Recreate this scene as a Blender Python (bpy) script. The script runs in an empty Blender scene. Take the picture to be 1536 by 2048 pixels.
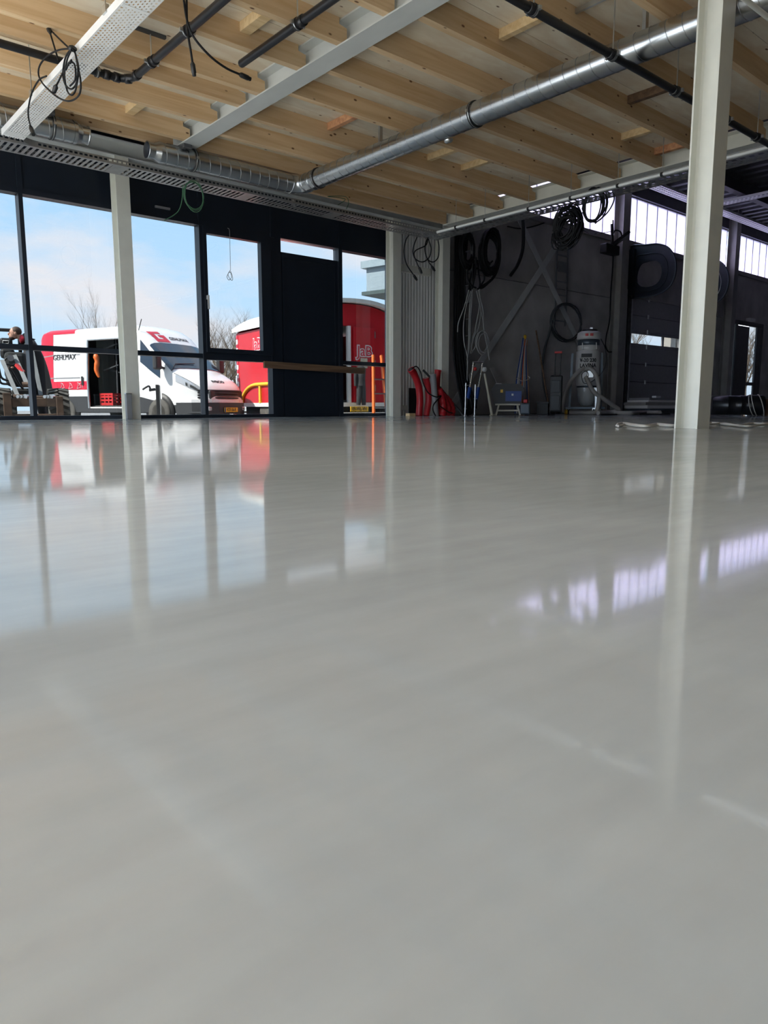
import bpy, bmesh, math, random
from mathutils import Vector, Matrix
from math import sin, cos, pi, radians, sqrt

# ------------------------------------------------------------------ camera
scene = bpy.context.scene
COL = scene.collection
F_PX, PITCH, ROLL, YAW = 1443.74, radians(8.2735), radians(-0.0597), radians(40.7947)
CAM = Vector((0.0, 0.0, 0.158))


def _cam_axes():
    # world axes expressed in camera axes (x right, y down, z forward)
    ex = Vector((cos(YAW), 0, sin(YAW)))
    ey = Vector((-sin(YAW), 0, cos(YAW)))
    ez = Vector((0, -1, 0))
    P = Matrix(((1, 0, 0), (0, cos(PITCH), -sin(PITCH)), (0, sin(PITCH), cos(PITCH))))
    R = Matrix(((cos(ROLL), -sin(ROLL), 0), (sin(ROLL), cos(ROLL), 0), (0, 0, 1)))
    M = R @ P
    return M @ ex, M @ ey, M @ ez


AX, AY, AZ = _cam_axes()
RIGHT = Vector((AX[0], AY[0], AZ[0]))
DOWN = Vector((AX[1], AY[1], AZ[1]))
FWD = Vector((AX[2], AY[2], AZ[2]))
cam_data = bpy.data.cameras.new('camera')
cam_data.sensor_fit = 'VERTICAL'
cam_data.sensor_height = 36.0
cam_data.lens = F_PX / 2048.0 * 36.0
cam_data.clip_start = 0.02
cam_data.clip_end = 400
cam = bpy.data.objects.new('camera', cam_data)
COL.objects.link(cam)
cam.matrix_world = Matrix(((RIGHT.x, -DOWN.x, -FWD.x, CAM.x),
                           (RIGHT.y, -DOWN.y, -FWD.y, CAM.y),
                           (RIGHT.z, -DOWN.z, -FWD.z, CAM.z),
                           (0, 0, 0, 1)))
scene.camera = cam


# measured points of the place: a photograph point on a known real plane
def _ray(px, py):
    return RIGHT * (px - 768) + DOWN * (py - 1024) + FWD * F_PX


def on_y(px, py, Y):
    d = _ray(px, py)
    return CAM + d * ((Y - CAM.y) / d.y)


def on_x(px, py, X):
    d = _ray(px, py)
    return CAM + d * ((X - CAM.x) / d.x)


def on_z(px, py, Z):
    d = _ray(px, py)
    return CAM + d * ((Z - CAM.z) / d.z)


# ------------------------------------------------------------------ colour management, sky, sun
scene.view_settings.view_transform = 'Standard'
scene.view_settings.look = 'None'
scene.view_settings.exposure = 0.28
scene.view_settings.gamma = 1.0
scene.view_settings.use_curve_mapping = False
scene.cycles.max_bounces = 8
scene.cycles.diffuse_bounces = 4
scene.cycles.glossy_bounces = 4
scene.cycles.transmission_bounces = 6
scene.cycles.transparent_max_bounces = 16
scene.cycles.sample_clamp_indirect = 6.0
scene.cycles.caustics_reflective = False
scene.cycles.caustics_refractive = False

SKY_STRENGTH = 4.6
SUN_STRENGTH = 25.0
world = bpy.data.worlds.new('sky')
scene.world = world
world.use_nodes = True
nt = world.node_tree
nt.nodes.clear()
N = nt.nodes.new
out = N('ShaderNodeOutputWorld')
bg = N('ShaderNodeBackground')
bg.inputs['Strength'].default_value = SKY_STRENGTH
tc = N('ShaderNodeTexCoord')
sep = N('ShaderNodeSeparateXYZ')
nt.links.new(tc.outputs['Generated'], sep.inputs[0])
grad = N('ShaderNodeValToRGB')
grad.color_ramp.elements[0].position = 0.0
grad.color_ramp.elements[0].color = (0.56, 0.74, 0.93, 1)
grad.color_ramp.elements[1].position = 0.34
grad.color_ramp.elements[1].color = (0.34, 0.60, 0.90, 1)
nt.links.new(sep.outputs['Z'], grad.inputs[0])
mp = N('ShaderNodeMapping')
mp.inputs['Location'].default_value = (0.35, 0.9, 0.17)
mp.inputs['Scale'].default_value = (1.0, 1.0, 2.6)
nt.links.new(tc.outputs['Generated'], mp.inputs[0])
nz = N('ShaderNodeTexNoise')
nz.inputs['Scale'].default_value = 3.1
nz.inputs['Detail'].default_value = 7
nz.inputs['Roughness'].default_value = 0.55
nt.links.new(mp.outputs[0], nz.inputs['Vector'])
cr = N('ShaderNodeValToRGB')
cr.color_ramp.elements[0].position = 0.42
cr.color_ramp.elements[0].color = (0, 0, 0, 1)
cr.color_ramp.elements[1].position = 0.60
cr.color_ramp.elements[1].color = (1, 1, 1, 1)
nt.links.new(nz.outputs['Fac'], cr.inputs[0])
mx = N('ShaderNodeMix')
mx.data_type = 'RGBA'
nt.links.new(cr.outputs[0], mx.inputs['Factor'])
nt.links.new(grad.outputs[0], mx.inputs['A'])
mx.inputs['B'].default_value = (0.74, 0.74, 0.80, 1)
nt.links.new(mx.outputs['Result'], bg.inputs['Color'])
nt.links.new(bg.outputs[0], out.inputs['Surface'])

sun_data = bpy.data.lights.new('sun', 'SUN')
sun_data.energy = SUN_STRENGTH
sun_data.angle = radians(1.0)
sun_data.color = (1.0, 0.96, 0.90)
sun = bpy.data.objects.new('sun', sun_data)
COL.objects.link(sun)
to_sun = Vector((-0.62, 0.12, 0.66)).normalized()
sun.rotation_euler = to_sun.to_track_quat('Z', 'Y').to_euler()

random.seed(7)
R_ = random.random


# ------------------------------------------------------------------ materials
def mat(name, col, rough=0.5, metal=0.0, var=0.0, scale=5.0, stretch=(1, 1, 1), bump=0.0, spec=0.5, obj_var=0.0,
        col2=None, detail=4.0, transmission=0.0, coat=0.0, emission=None):
    m = bpy.data.materials.new(name)
    m.use_nodes = True
    t = m.node_tree
    b = t.nodes['Principled BSDF']
    b.inputs['Base Color'].default_value = (*col, 1)
    b.inputs['Roughness'].default_value = rough
    b.inputs['Metallic'].default_value = metal
    b.inputs['Specular IOR Level'].default_value = spec
    b.inputs['Transmission Weight'].default_value = transmission
    b.inputs['Coat Weight'].default_value = coat
    if var or bump or obj_var or col2:
        tcn = t.nodes.new('ShaderNodeTexCoord')
        mpn = t.nodes.new('ShaderNodeMapping')
        mpn.inputs['Scale'].default_value = stretch
        t.links.new(tcn.outputs['Object'], mpn.inputs[0])
        n = t.nodes.new('ShaderNodeTexNoise')
        n.inputs['Scale'].default_value = scale
        n.inputs['Detail'].default_value = detail
        t.links.new(mpn.outputs[0], n.inputs['Vector'])
        r = t.nodes.new('ShaderNodeValToRGB')
        c1 = tuple(max(0, c * (1 - var)) for c in col)
        c2 = col2 if col2 else tuple(min(1, c * (1 + var)) for c in col)
        r.color_ramp.elements[0].position = 0.3
        r.color_ramp.elements[1].position = 0.7
        r.color_ramp.elements[0].color = (*c1, 1)
        r.color_ramp.elements[1].color = (*c2, 1)
        t.links.new(n.outputs['Fac'], r.inputs[0])
        src = r.outputs[0]
        if obj_var:
            oi = t.nodes.new('ShaderNodeObjectInfo')
            mr = t.nodes.new('ShaderNodeMapRange')
            mr.inputs['To Min'].default_value = 1 - obj_var
            mr.inputs['To Max'].default_value = 1 + obj_var
            t.links.new(oi.outputs['Random'], mr.inputs['Value'])
            hs = t.nodes.new('ShaderNodeHueSaturation')
            t.links.new(mr.outputs[0], hs.inputs['Value'])
            t.links.new(src, hs.inputs['Color'])
            src = hs.outputs[0]
        t.links.new(src, b.inputs['Base Color'])
        if bump:
            bp = t.nodes.new('ShaderNodeBump')
            bp.inputs['Strength'].default_value = bump
            bp.inputs['Distance'].default_value = 0.01
            t.links.new(n.outputs['Fac'], bp.inputs['Height'])
            t.links.new(bp.outputs[0], b.inputs['Normal'])
    return m


def wood(name, col, dark, grain=(1.2, 22, 22), knots=True, obj_var=0.12):
    """planed softwood: long grain along X, a few dark knots"""
    m = bpy.data.materials.new(name)
    m.use_nodes = True
    t = m.node_tree
    b = t.nodes['Principled BSDF']
    b.inputs['Roughness'].default_value = 0.6
    b.inputs['Specular IOR Level'].default_value = 0.3
    tcn = t.nodes.new('ShaderNodeTexCoord')
    oi = t.nodes.new('ShaderNodeObjectInfo')
    add = t.nodes.new('ShaderNodeVectorMath')
    add.operation = 'ADD'
    sc = t.nodes.new('ShaderNodeVectorMath')
    sc.operation = 'SCALE'
    cmb = t.nodes.new('ShaderNodeCombineXYZ')
    for k in range(3):
        t.links.new(oi.outputs['Random'], cmb.inputs[k])
    t.links.new(cmb.outputs[0], sc.inputs[0])
    sc.inputs['Scale'].default_value = 37.0
    t.links.new(tcn.outputs['Object'], add.inputs[0])
    t.links.new(sc.outputs[0], add.inputs[1])
    mpn = t.nodes.new('ShaderNodeMapping')
    mpn.inputs['Scale'].default_value = grain
    t.links.new(add.outputs[0], mpn.inputs[0])
    n = t.nodes.new('ShaderNodeTexNoise')
    n.inputs['Scale'].default_value = 1.0
    n.inputs['Detail'].default_value = 6
    n.inputs['Distortion'].default_value = 0.6
    t.links.new(mpn.outputs[0], n.inputs['Vector'])
    r = t.nodes.new('ShaderNodeValToRGB')
    r.color_ramp.elements[0].position = 0.34
    r.color_ramp.elements[0].color = (*dark, 1)
    r.color_ramp.elements[1].position = 0.62
    r.color_ramp.elements[1].color = (*col, 1)
    t.links.new(n.outputs['Fac'], r.inputs[0])
    src = r.outputs[0]
    if knots:
        mp2 = t.nodes.new('ShaderNodeMapping')
        mp2.inputs['Scale'].default_value = (2.6, 5.2, 5.2)
        t.links.new(add.outputs[0], mp2.inputs[0])
        v = t.nodes.new('ShaderNodeTexVoronoi')
        v.inputs['Scale'].default_value = 1.7
        t.links.new(mp2.outputs[0], v.inputs['Vector'])
        kr = t.nodes.new('ShaderNodeValToRGB')
        kr.color_ramp.elements[0].position = 0.06
        kr.color_ramp.elements[0].color = (1, 1, 1, 1)
        kr.color_ramp.elements[1].position = 0.11
        kr.color_ramp.elements[1].color = (0, 0, 0, 1)
        t.links.new(v.outputs['Distance'], kr.inputs[0])
        mm = t.nodes.new('ShaderNodeMix')
        mm.data_type = 'RGBA'
        t.links.new(kr.outputs[0], mm.inputs['Factor'])
        t.links.new(src, mm.inputs['A'])
        mm.inputs['B'].default_value = (0.16, 0.07, 0.03, 1)
        src = mm.outputs['Result']
    mr = t.nodes.new('ShaderNodeMapRange')
    mr.inputs['To Min'].default_value = 1 - obj_var
    mr.inputs['To Max'].default_value = 1 + obj_var
    t.links.new(oi.outputs['Random'], mr.inputs['Value'])
    hs = t.nodes.new('ShaderNodeHueSaturation')
    t.links.new(mr.outputs[0], hs.inputs['Value'])
    t.links.new(src, hs.inputs['Color'])
    t.links.new(hs.outputs[0], b.inputs['Base Color'])
    return m


def glass(name, tint, refl=0.06):
    """thin glazing: see-through tint added to dim the outdoor light, plus a mirror-like surface sheen"""
    m = bpy.data.materials.new(name)
    m.use_nodes = True
    t = m.node_tree
    t.nodes.clear()
    o = t.nodes.new('ShaderNodeOutputMaterial')
    tr = t.nodes.new('ShaderNodeBsdfTransparent')
    tr.inputs[0].default_value = (*tint, 1)
    gl = t.nodes.new('ShaderNodeBsdfGlossy')
    gl.inputs['Roughness'].default_value = 0.0
    gl.inputs['Color'].default_value = (0.9, 0.95, 1, 1)
    lw = t.nodes.new('ShaderNodeLayerWeight')
    pw = t.nodes.new('ShaderNodeMath')
    pw.operation = 'POWER'
    pw.inputs[1].default_value = 5.0
    t.links.new(lw.outputs['Facing'], pw.inputs[0])
    fr = t.nodes.new('ShaderNodeMath')
    fr.operation = 'MULTIPLY_ADD'
    fr.inputs[1].default_value = 0.9
    fr.inputs[2].default_value = 0.035
    t.links.new(pw.outputs[0], fr.inputs[0])
    mxs = t.nodes.new('ShaderNodeMixShader')
    t.links.new(fr.outputs[0], mxs.inputs[0])
    t.links.new(tr.outputs[0], mxs.inputs[1])
    t.links.new(gl.outputs[0], mxs.inputs[2])
    t.links.new(mxs.outputs[0], o.inputs[0])
    return m


def translucent(name, col):
    m = bpy.data.materials.new(name)
    m.use_nodes = True
    t = m.node_tree
    t.nodes.clear()
    o = t.nodes.new('ShaderNodeOutputMaterial')
    tr = t.nodes.new('ShaderNodeBsdfTranslucent')
    tr.inputs[0].default_value = (*col, 1)
    df = t.nodes.new('ShaderNodeBsdfDiffuse')
    df.inputs[0].default_value = (0.7, 0.7, 0.75, 1)
    mxs = t.nodes.new('ShaderNodeMixShader')
    mxs.inputs[0].default_value = 0.12
    t.links.new(tr.outputs[0], mxs.inputs[1])
    t.links.new(df.outputs[0], mxs.inputs[2])
    t.links.new(mxs.outputs[0], o.inputs[0])
    return m


def floor_material():
    m = bpy.data.materials.new('polished_concrete')
    m.use_nodes = True
    t = m.node_tree
    b = t.nodes['Principled BSDF']
    tcn = t.nodes.new('ShaderNodeTexCoord')
    n1 = t.nodes.new('ShaderNodeTexNoise')
    n1.inputs['Scale'].default_value = 1.3
    n1.inputs['Detail'].default_value = 9
    n1.inputs['Roughness'].default_value = 0.66
    t.links.new(tcn.outputs['Object'], n1.inputs['Vector'])
    r = t.nodes.new('ShaderNodeValToRGB')
    r.color_ramp.elements[0].position = 0.3
    r.color_ramp.elements[0].color = (0.415, 0.437, 0.437, 1)
    r.color_ramp.elements[1].position = 0.72
    r.color_ramp.elements[1].color = (0.535, 0.562, 0.565, 1)
    t.links.new(n1.outputs['Fac'], r.inputs[0])
    # faint trowel streaks and cloudy blotches
    mps = t.nodes.new('ShaderNodeMapping')
    mps.inputs['Rotation'].default_value = (0, 0, 0.5)
    mps.inputs['Scale'].default_value = (1.0, 5.0, 1.0)
    t.links.new(tcn.outputs['Object'], mps.inputs[0])
    n4 = t.nodes.new('ShaderNodeTexNoise')
    n4.inputs['Scale'].default_value = 6.0
    n4.inputs['Detail'].default_value = 6
    t.links.new(mps.outputs[0], n4.inputs['Vector'])
    r4 = t.nodes.new('ShaderNodeMapRange')
    r4.inputs['From Min'].default_value = 0.3
    r4.inputs['From Max'].default_value = 0.7
    r4.inputs['To Min'].default_value = 0.95
    r4.inputs['To Max'].default_value = 1.05
    t.links.new(n4.outputs['Fac'], r4.inputs['Value'])
    h4 = t.nodes.new('ShaderNodeHueSaturation')
    t.links.new(r4.outputs[0], h4.inputs['Value'])
    t.links.new(r.outputs[0], h4.inputs['Color'])
    t.links.new(h4.outputs[0], b.inputs['Base Color'])
    n2 = t.nodes.new('ShaderNodeTexNoise')
    n2.inputs['Scale'].default_value = 1.7
    n2.inputs['Detail'].default_value = 8
    n2.inputs['Roughness'].default_value = 0.7
    t.links.new(tcn.outputs['Object'], n2.inputs['Vector'])
    mr = t.nodes.new('ShaderNodeMapRange')
    mr.inputs['From Min'].default_value = 0.3
    mr.inputs['From Max'].default_value = 0.75
    mr.inputs['To Min'].default_value = 0.04
    mr.inputs['To Max'].default_value = 0.10
    t.links.new(n2.outputs['Fac'], mr.inputs['Value'])
    t.links.new(mr.outputs[0], b.inputs['Roughness'])
    b.inputs['IOR'].default_value = 1.72
    # a share of the surface scatters even at grazing angles (dust and open pores)
    df = t.nodes.new('ShaderNodeBsdfDiffuse')
    t.links.new(h4.outputs[0], df.inputs['Color'])
    mxs = t.nodes.new('ShaderNodeMixShader')
    mxs.inputs[0].default_value = 0.30
    t.links.new(b.outputs[0], mxs.inputs[1])
    t.links.new(df.outputs[0], mxs.inputs[2])
    t.links.new(mxs.outputs[0], t.nodes['Material Output'].inputs['Surface'])
    return m


M = {}
M['floor'] = floor_material()
M['joist'] = wood('spruce_joist', (0.76, 0.55, 0.33), (0.66, 0.44, 0.235))
M['ply'] = wood('plywood', (0.90, 0.80, 0.63), (0.80, 0.66, 0.48), grain=(3.0, 9, 9))
M['blocking'] = wood('blocking_timber', (0.80, 0.60, 0.34), (0.68, 0.47, 0.24), knots=False)
M['red_blocking'] = wood('reddish_blocking', (0.62, 0.33, 0.17), (0.45, 0.2, 0.1), knots=False)
M['plank'] = wood('old_plank', (0.20, 0.12, 0.07), (0.11, 0.065, 0.04), knots=False)
M['white_steel'] = mat('white_painted_steel', (0.80, 0.79, 0.70), 0.38, 0, 0.03, 8)
M['beam_grey'] = mat('pale_grey_steel', (0.62, 0.63, 0.60), 0.42, 0, 0.06, 6, stretch=(1, .4, 1))
M['galv'] = mat('galvanised_steel', (0.60, 0.62, 0.62), 0.33, 1.0, 0.18, 5)
M['duct'] = mat('spiral_duct_steel', (0.56, 0.58, 0.59), 0.27, 1.0, 0.10, 4)
M['seam'] = mat('duct_seam_steel', (0.40, 0.41, 0.42), 0.3, 1.0)
M['rubber'] = mat('black_rubber', (0.012, 0.012, 0.012), 0.5)
M['blackpipe'] = mat('black_plastic_pipe', (0.012, 0.012, 0.014), 0.32, var=.2)
M['cable'] = mat('black_cable', (0.007, 0.007, 0.008), 0.6, spec=.25)
M['grey_cable'] = mat('grey_cable', (0.36, 0.36, 0.35), 0.5)
M['white_cable'] = mat('white_cable', (0.70, 0.67, 0.60), 0.5)
M['green_cable'] = mat('green_cable', (0.06, 0.17, 0.09), 0.5)
M['frame'] = mat('anthracite_aluminium', (0.013, 0.018, 0.028), 0.38, var=.12, scale=3)
M['frame_out'] = mat('grey_aluminium', (0.10, 0.13, 0.17), 0.4)
M['glass'] = glass('dimming_glass', (0.46, 0.465, 0.46))  # tint put in to dim the bright yard and sky behind the panes
M['translucent'] = translucent('polycarbonate', (0.87, 0.80, 0.95))
M['concrete'] = mat('concrete_panel', (0.48, 0.46, 0.43), 0.85, var=.22, scale=1.6, detail=8, bump=.15)
M['joint'] = mat('joint_black', (0.02, 0.02, 0.02), 0.9)
M['sandwich'] = mat('white_sandwich_panel', (0.80, 0.79, 0.76), 0.45)
M['wall_grey'] = mat('plain_wall', (0.16, 0.16, 0.155), 0.8, var=.05)
M['dark_steel'] = mat('dark_roof_steel', (0.09, 0.09, 0.095), 0.6, var=.15)
M['mid_steel'] = mat('brown_grey_steel', (0.34, 0.325, 0.30), 0.55, var=.1)
M['doorpanel'] = mat('sectional_door_panel', (0.36, 0.35, 0.36), 0.6, var=.06, scale=14)
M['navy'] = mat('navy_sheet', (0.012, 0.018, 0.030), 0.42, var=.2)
M['red_hose'] = mat('red_hose', (0.50, 0.012, 0.020), 0.42, var=.15, scale=9)
M['red'] = mat('red_plastic', (0.55, 0.02, 0.02), 0.4)
M['grey_pvc'] = mat('grey_pvc', (0.27, 0.27, 0.275), 0.4)
M['black_plastic'] = mat('black_plastic', (0.012, 0.012, 0.013), 0.45)
M['dark_grey'] = mat('dark_grey_plastic', (0.05, 0.055, 0.06), 0.5)
M['blue'] = mat('blue_plastic', (0.01, 0.05, 0.24), 0.4)
M['brass'] = mat('chrome_brass', (0.75, 0.72, 0.66), 0.22, 1.0)
M['beige'] = mat('beige_pipe', (0.60, 0.56, 0.44), 0.5)
M['vac'] = mat('vacuum_grey', (0.58, 0.57, 0.54), 0.32, 0, .03)
M['vac_frame'] = mat('vacuum_frame', (0.08, 0.10, 0.12), 0.4, 0.4)
M['hose_grey'] = mat('grey_hose', (0.34, 0.32, 0.29), 0.6, var=.1)
M['bag'] = mat('clear_bag', (0.42, 0.43, 0.42), 0.25, spec=.6)
M['cardboard'] = mat('cardboard', (0.42, 0.24, 0.13), 0.8, var=.1)
M['asphalt'] = mat('asphalt', (0.24, 0.24, 0.24), 0.9, var=.2, scale=20)
M['yellow'] = mat('yellow_paint', (0.85, 0.52, 0.03), 0.4)
M['orange'] = mat('orange_plastic', (0.80, 0.16, 0.03), 0.45)
M['white_paint'] = mat('white_paint', (0.80, 0.80, 0.80), 0.3)
M['text_black'] = mat('black_print', (0.015, 0.015, 0.017), 0.5)
M['text_white'] = mat('white_print', (0.80, 0.80, 0.80), 0.5)
M['text_red'] = mat('red_print', (0.62, 0.02, 0.05), 0.45)


# ------------------------------------------------------------------ mesh helpers
class MB:
    def __init__(self):
        self.v, self.f, self.s = [], [], []

    def _add(self, vs, fs, smooth=False):
        o = len(self.v)
        self.v += [tuple(p) for p in vs]
        self.f += [tuple(i + o for i in f) for f in fs]
        self.s += [smooth] * len(fs)
        return self

    def box(self, a, b):
        x0, x1 = sorted((a[0], b[0])); y0, y1 = sorted((a[1], b[1])); z0, z1 = sorted((a[2], b[2]))
        vs = [(x0, y0, z0), (x1, y0, z0), (x1, y1, z0), (x0, y1, z0), (x0, y0, z1), (x1, y0, z1), (x1, y1, z1), (x0, y1, z1)]
        return self._add(vs, [(0, 3, 2, 1), (4, 5, 6, 7), (0, 1, 5, 4), (1, 2, 6, 5), (2, 3, 7, 6), (3, 0, 4, 7)])

    def cham(self, a, b, c=0.01):
        """box with chamfered edges"""
        bm = bmesh.new()
        bmesh.ops.create_cube(bm, size=1)
        ctr = [(a[i] + b[i]) / 2 for i in range(3)]
        dim = [abs(a[i] - b[i]) for i in range(3)]
        for v in bm.verts:
            v.co = Vector((ctr[0] + v.co.x * dim[0], ctr[1] + v.co.y * dim[1], ctr[2] + v.co.z * dim[2]))
        bmesh.ops.bevel(bm, geom=bm.edges[:], offset=min(c, min(dim) * .45), segments=2, affect='EDGES', profile=.5)
        return self.bm(bm)

    def bm(self, bm, smooth=False):
        bm.verts.ensure_lookup_table()
        bm.verts.index_update()
        self._add([v.co[:] for v in bm.verts], [tuple(v.index for v in f.verts) for f in bm.faces], smooth)
        bm.free()
        return self

    def bar(self, p, q, w, h, up=(0, 0, 1)):
        """rectangular bar from p to q"""
        p, q = Vector(p), Vector(q)
        d = (q - p).normalized()
        u = Vector(up)
        if abs(d.dot(u)) > .98:
            u = Vector((0, 1, 0))
        s = d.cross(u).normalized() * (w / 2)
        u = s.cross(d).normalized() * (h / 2)
        vs = [p - s - u, p + s - u, p + s + u, p - s + u, q - s - u, q + s - u, q + s + u, q - s + u]
        return self._add(vs, [(0, 1, 2, 3), (4, 7, 6, 5), (0, 4, 5, 1), (1, 5, 6, 2), (2, 6, 7, 3), (3, 7, 4, 0)])

    def tube(self, pts, r, seg=8, cap=True, closed=False):
        pts = [Vector(p) for p in pts]
        n = len(pts)
        rr = r if isinstance(r, (list, tuple)) else [r] * n
        t0 = (pts[1] - pts[0]).normalized()
        u = t0.orthogonal().normalized()
        vs = []
        for i, p in enumerate(pts):
            a = pts[i - 1] if (i > 0 or closed) else pts[i]
            b = pts[(i + 1) % n] if (i < n - 1 or closed) else pts[i]
            t = (b - a)
            t = t.normalized() if t.length > 1e-9 else t0
            u = (u - t * u.dot(t))
            u = u.normalized() if u.length > 1e-6 else t.orthogonal().normalized()
            w = t.cross(u)
            for k in range(seg):
                an = 2 * pi * k / seg
                vs.append(p + (u * cos(an) + w * sin(an)) * rr[i])
        fs = []
        m = n if closed else n - 1
        for i in range(m):
            j = (i + 1) % n
            for k in range(seg):
                l = (k + 1) % seg
                fs.append((i * seg + k, i * seg + l, j * seg + l, j * seg + k))
        self._add(vs, fs, True)
        if cap and not closed:
            self._add(vs[:seg][::-1], [tuple(range(seg))])
            self._add(vs[-seg:], [tuple(range(seg))])
        return self

    def lathe(self, prof, c, axis=(0, 0, 1), seg=24):
        """prof: list of (radius, height) turned about axis through c"""
        ax = Vector(axis).normalized()
        u = ax.orthogonal().normalized()
        w = ax.cross(u)
        c = Vector(c)
        vs, fs = [], []
        for (r, h) in prof:
            for k in range(seg):
                an = 2 * pi * k / seg
                vs.append(c + ax * h + (u * cos(an) + w * sin(an)) * r)
        for i in range(len(prof) - 1):
            for k in range(seg):
                l = (k + 1) % seg
                fs.append((i * seg + k, i * seg + l, (i + 1) * seg + l, (i + 1) * seg + k))
        self._add(vs, fs, True)
        if prof[0][0] > 1e-5:
            self._add(vs[:seg][::-1], [tuple(range(seg))])
        if prof[-1][0] > 1e-5:
            self._add(vs[-seg:], [tuple(range(seg))])
        return self

    def prism(self, poly, o, u, v, d):
        """flat polygon (list of 2D) at o spanned by u, v, extruded by vector d"""
        o, u, v, d = Vector(o), Vector(u), Vector(v), Vector(d)
        a = [o + u * p[0] + v * p[1] for p in poly]
        n = len(a)
        b = [p + d for p in a]
        fs = [tuple(range(n))[::-1], tuple(range(n, 2 * n))]
        fs += [(i, (i + 1) % n, n + (i + 1) % n, n + i) for i in range(n)]
        return self._add(a + b, fs)

    def ball(self, c, r, sx=1, sy=1, sz=1, sub=2):
        bm = bmesh.new()
        bmesh.ops.create_icosphere(bm, subdivisions=sub, radius=r)
        for v in bm.verts:
            v.co = Vector((c[0] + v.co.x * sx, c[1] + v.co.y * sy, c[2] + v.co.z * sz))
        return self.bm(bm, True)

    def build(self, name, material, parent=None, kind=None, fix=True):
        me = bpy.data.meshes.new(name)
        off = Vector(parent['_o']) if parent is not None and '_o' in parent else Vector((0, 0, 0))
        me.from_pydata([tuple(Vector(p) - off) for p in self.v], [], self.f)
        me.polygons.foreach_set('use_smooth', self.s)
        if fix:
            bm = bmesh.new()
            bm.from_mesh(me)
            bmesh.ops.recalc_face_normals(bm, faces=bm.faces)
            bm.to_mesh(me)
            bm.free()
        me.materials.append(M[material] if isinstance(material, str) else material)
        o = bpy.data.objects.new(name, me)
        COL.objects.link(o)
        if parent is not None:
            o.parent = parent
            if '_o' in parent:
                o['_o'] = list(off)
        if kind:
            o['kind'] = kind
        return o


def tag(o, label, cat=None, group=None, kind=None):
    o['label'] = label
    if cat:
        o['category'] = cat
    if group:
        o['group'] = group
    if kind:
        o['kind'] = kind
    return o


def thing(name, label, cat, loc=(0, 0, 0), rotz=0.0, group=None, kind=None, local=False):
    """an Empty at the thing's base; parts given in world coordinates unless local"""
    o = bpy.data.objects.new(name, None)
    o.empty_display_size = 0.1
    COL.objects.link(o)
    o.location = loc
    o.rotation_euler = (0, 0, rotz)
    if not local:
        o['_o'] = list(loc)
    return tag(o, label, cat, group, kind)


def struct(name, label, loc=(0, 0, 0)):
    o = bpy.data.objects.new(name, None)
    COL.objects.link(o)
    o.location = loc
    o['_o'] = list(loc)
    o['kind'] = 'structure'
    o['label'] = label
    return o


def child_copy(o, parent, off):
    """a copy of a part sharing its mesh, shifted by off"""
    c = o.copy()
    COL.objects.link(c)
    c.parent = parent
    c.location = Vector(o.location) + Vector(off)
    return c


def spline(pts, n=8):
    """smooth path through pts (Catmull-Rom)"""
    P = [Vector(p) for p in pts]
    if len(P) < 3:
        return P
    P = [P[0] * 2 - P[1]] + P + [P[-1] * 2 - P[-2]]
    out = []
    for i in range(1, len(P) - 2):
        for k in range(n):
            t = k / n
            a, b, c, d = P[i - 1], P[i], P[i + 1], P[i + 2]
            out.append(.5 * ((2 * b) + (c - a) * t + (2 * a - 5 * b + 4 * c - d) * t * t + (3 * b - a - 3 * c + d) * t ** 3))
    out.append(P[-2])
    return out


def text(name, body, size, material, parent, loc, rot, extrude=0.002, bold=0.0, sx=1.0, align='CENTER', shear=0.0):
    """flat lettering turned into a mesh; rot is a 3x3 matrix (columns: reading direction, up, outward)"""
    cu = bpy.data.curves.new(name, 'FONT')
    cu.body = body
    cu.size = size
    cu.extrude = extrude
    cu.offset = bold
    cu.shear = shear
    cu.align_x = align
    cu.align_y = 'CENTER'
    cu.resolution_u = 3
    ob = bpy.data.objects.new(name, cu)
    COL.objects.link(ob)
    dg = bpy.context.evaluated_depsgraph_get()
    me = bpy.data.meshes.new_from_object(ob.evaluated_get(dg))
    bpy.data.objects.remove(ob)
    bpy.data.curves.remove(cu)
    off = Vector(parent['_o']) if parent is not None and '_o' in parent else Vector((0, 0, 0))
    Rm = Matrix(rot).to_3x3() if not isinstance(rot, Matrix) else rot
    for v in me.vertices:
        c = Vector((v.co.x * sx, v.co.y, v.co.z))
        v.co = Rm @ c + Vector(loc) - off
    me.materials.clear()
    me.materials.append(M[material])
    o = bpy.data.objects.new(name, me)
    COL.objects.link(o)
    o.parent = parent
    return o


def basis(u, v):
    u, v = Vector(u).normalized(), Vector(v).normalized()
    w = u.cross(v)
    return Matrix(((u.x, v.x, w.x), (u.y, v.y, w.y), (u.z, v.z, w.z)))

# ================================================================== THE SETTING
X_L, X_R, Y_B = -3.0, 30.0, -7.0       # room extent; the glazed front wall is the plane y = 10
floor = MB().box((X_L, Y_B, -0.25), (X_R, 10.16, 0.0)).build('floor', 'floor')
tag(floor, 'glossy polished grey concrete floor', kind='structure')
ground = MB().box((-60, 10.17, -0.6), (90, 120, -0.35)).box((-60, -60, -0.6), (-3.4, 10.17, -0.35)).build('ground', 'asphalt')
tag(ground, 'grey paved yard outside the glass front', kind='structure')


def rect_frame(mb, x0, x1, z0, z1, y0, y1, w):
    mb.box((x0, y0, z0), (x0 + w, y1, z1))
    mb.box((x1 - w, y0, z0), (x1, y1, z1))
    mb.box((x0 + w, y0, z0), (x1 - w, y1, z0 + w))
    mb.box((x0 + w, y0, z1 - w), (x1 - w, y1, z1))
    return mb


YI, YO, YG = 10.0, 10.15, 10.11        # inner face, outer face, glass of the front
Z_SILL, Z_R0, Z_R1, Z_TOP = 0.05, 0.88, 0.945, 2.765


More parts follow.
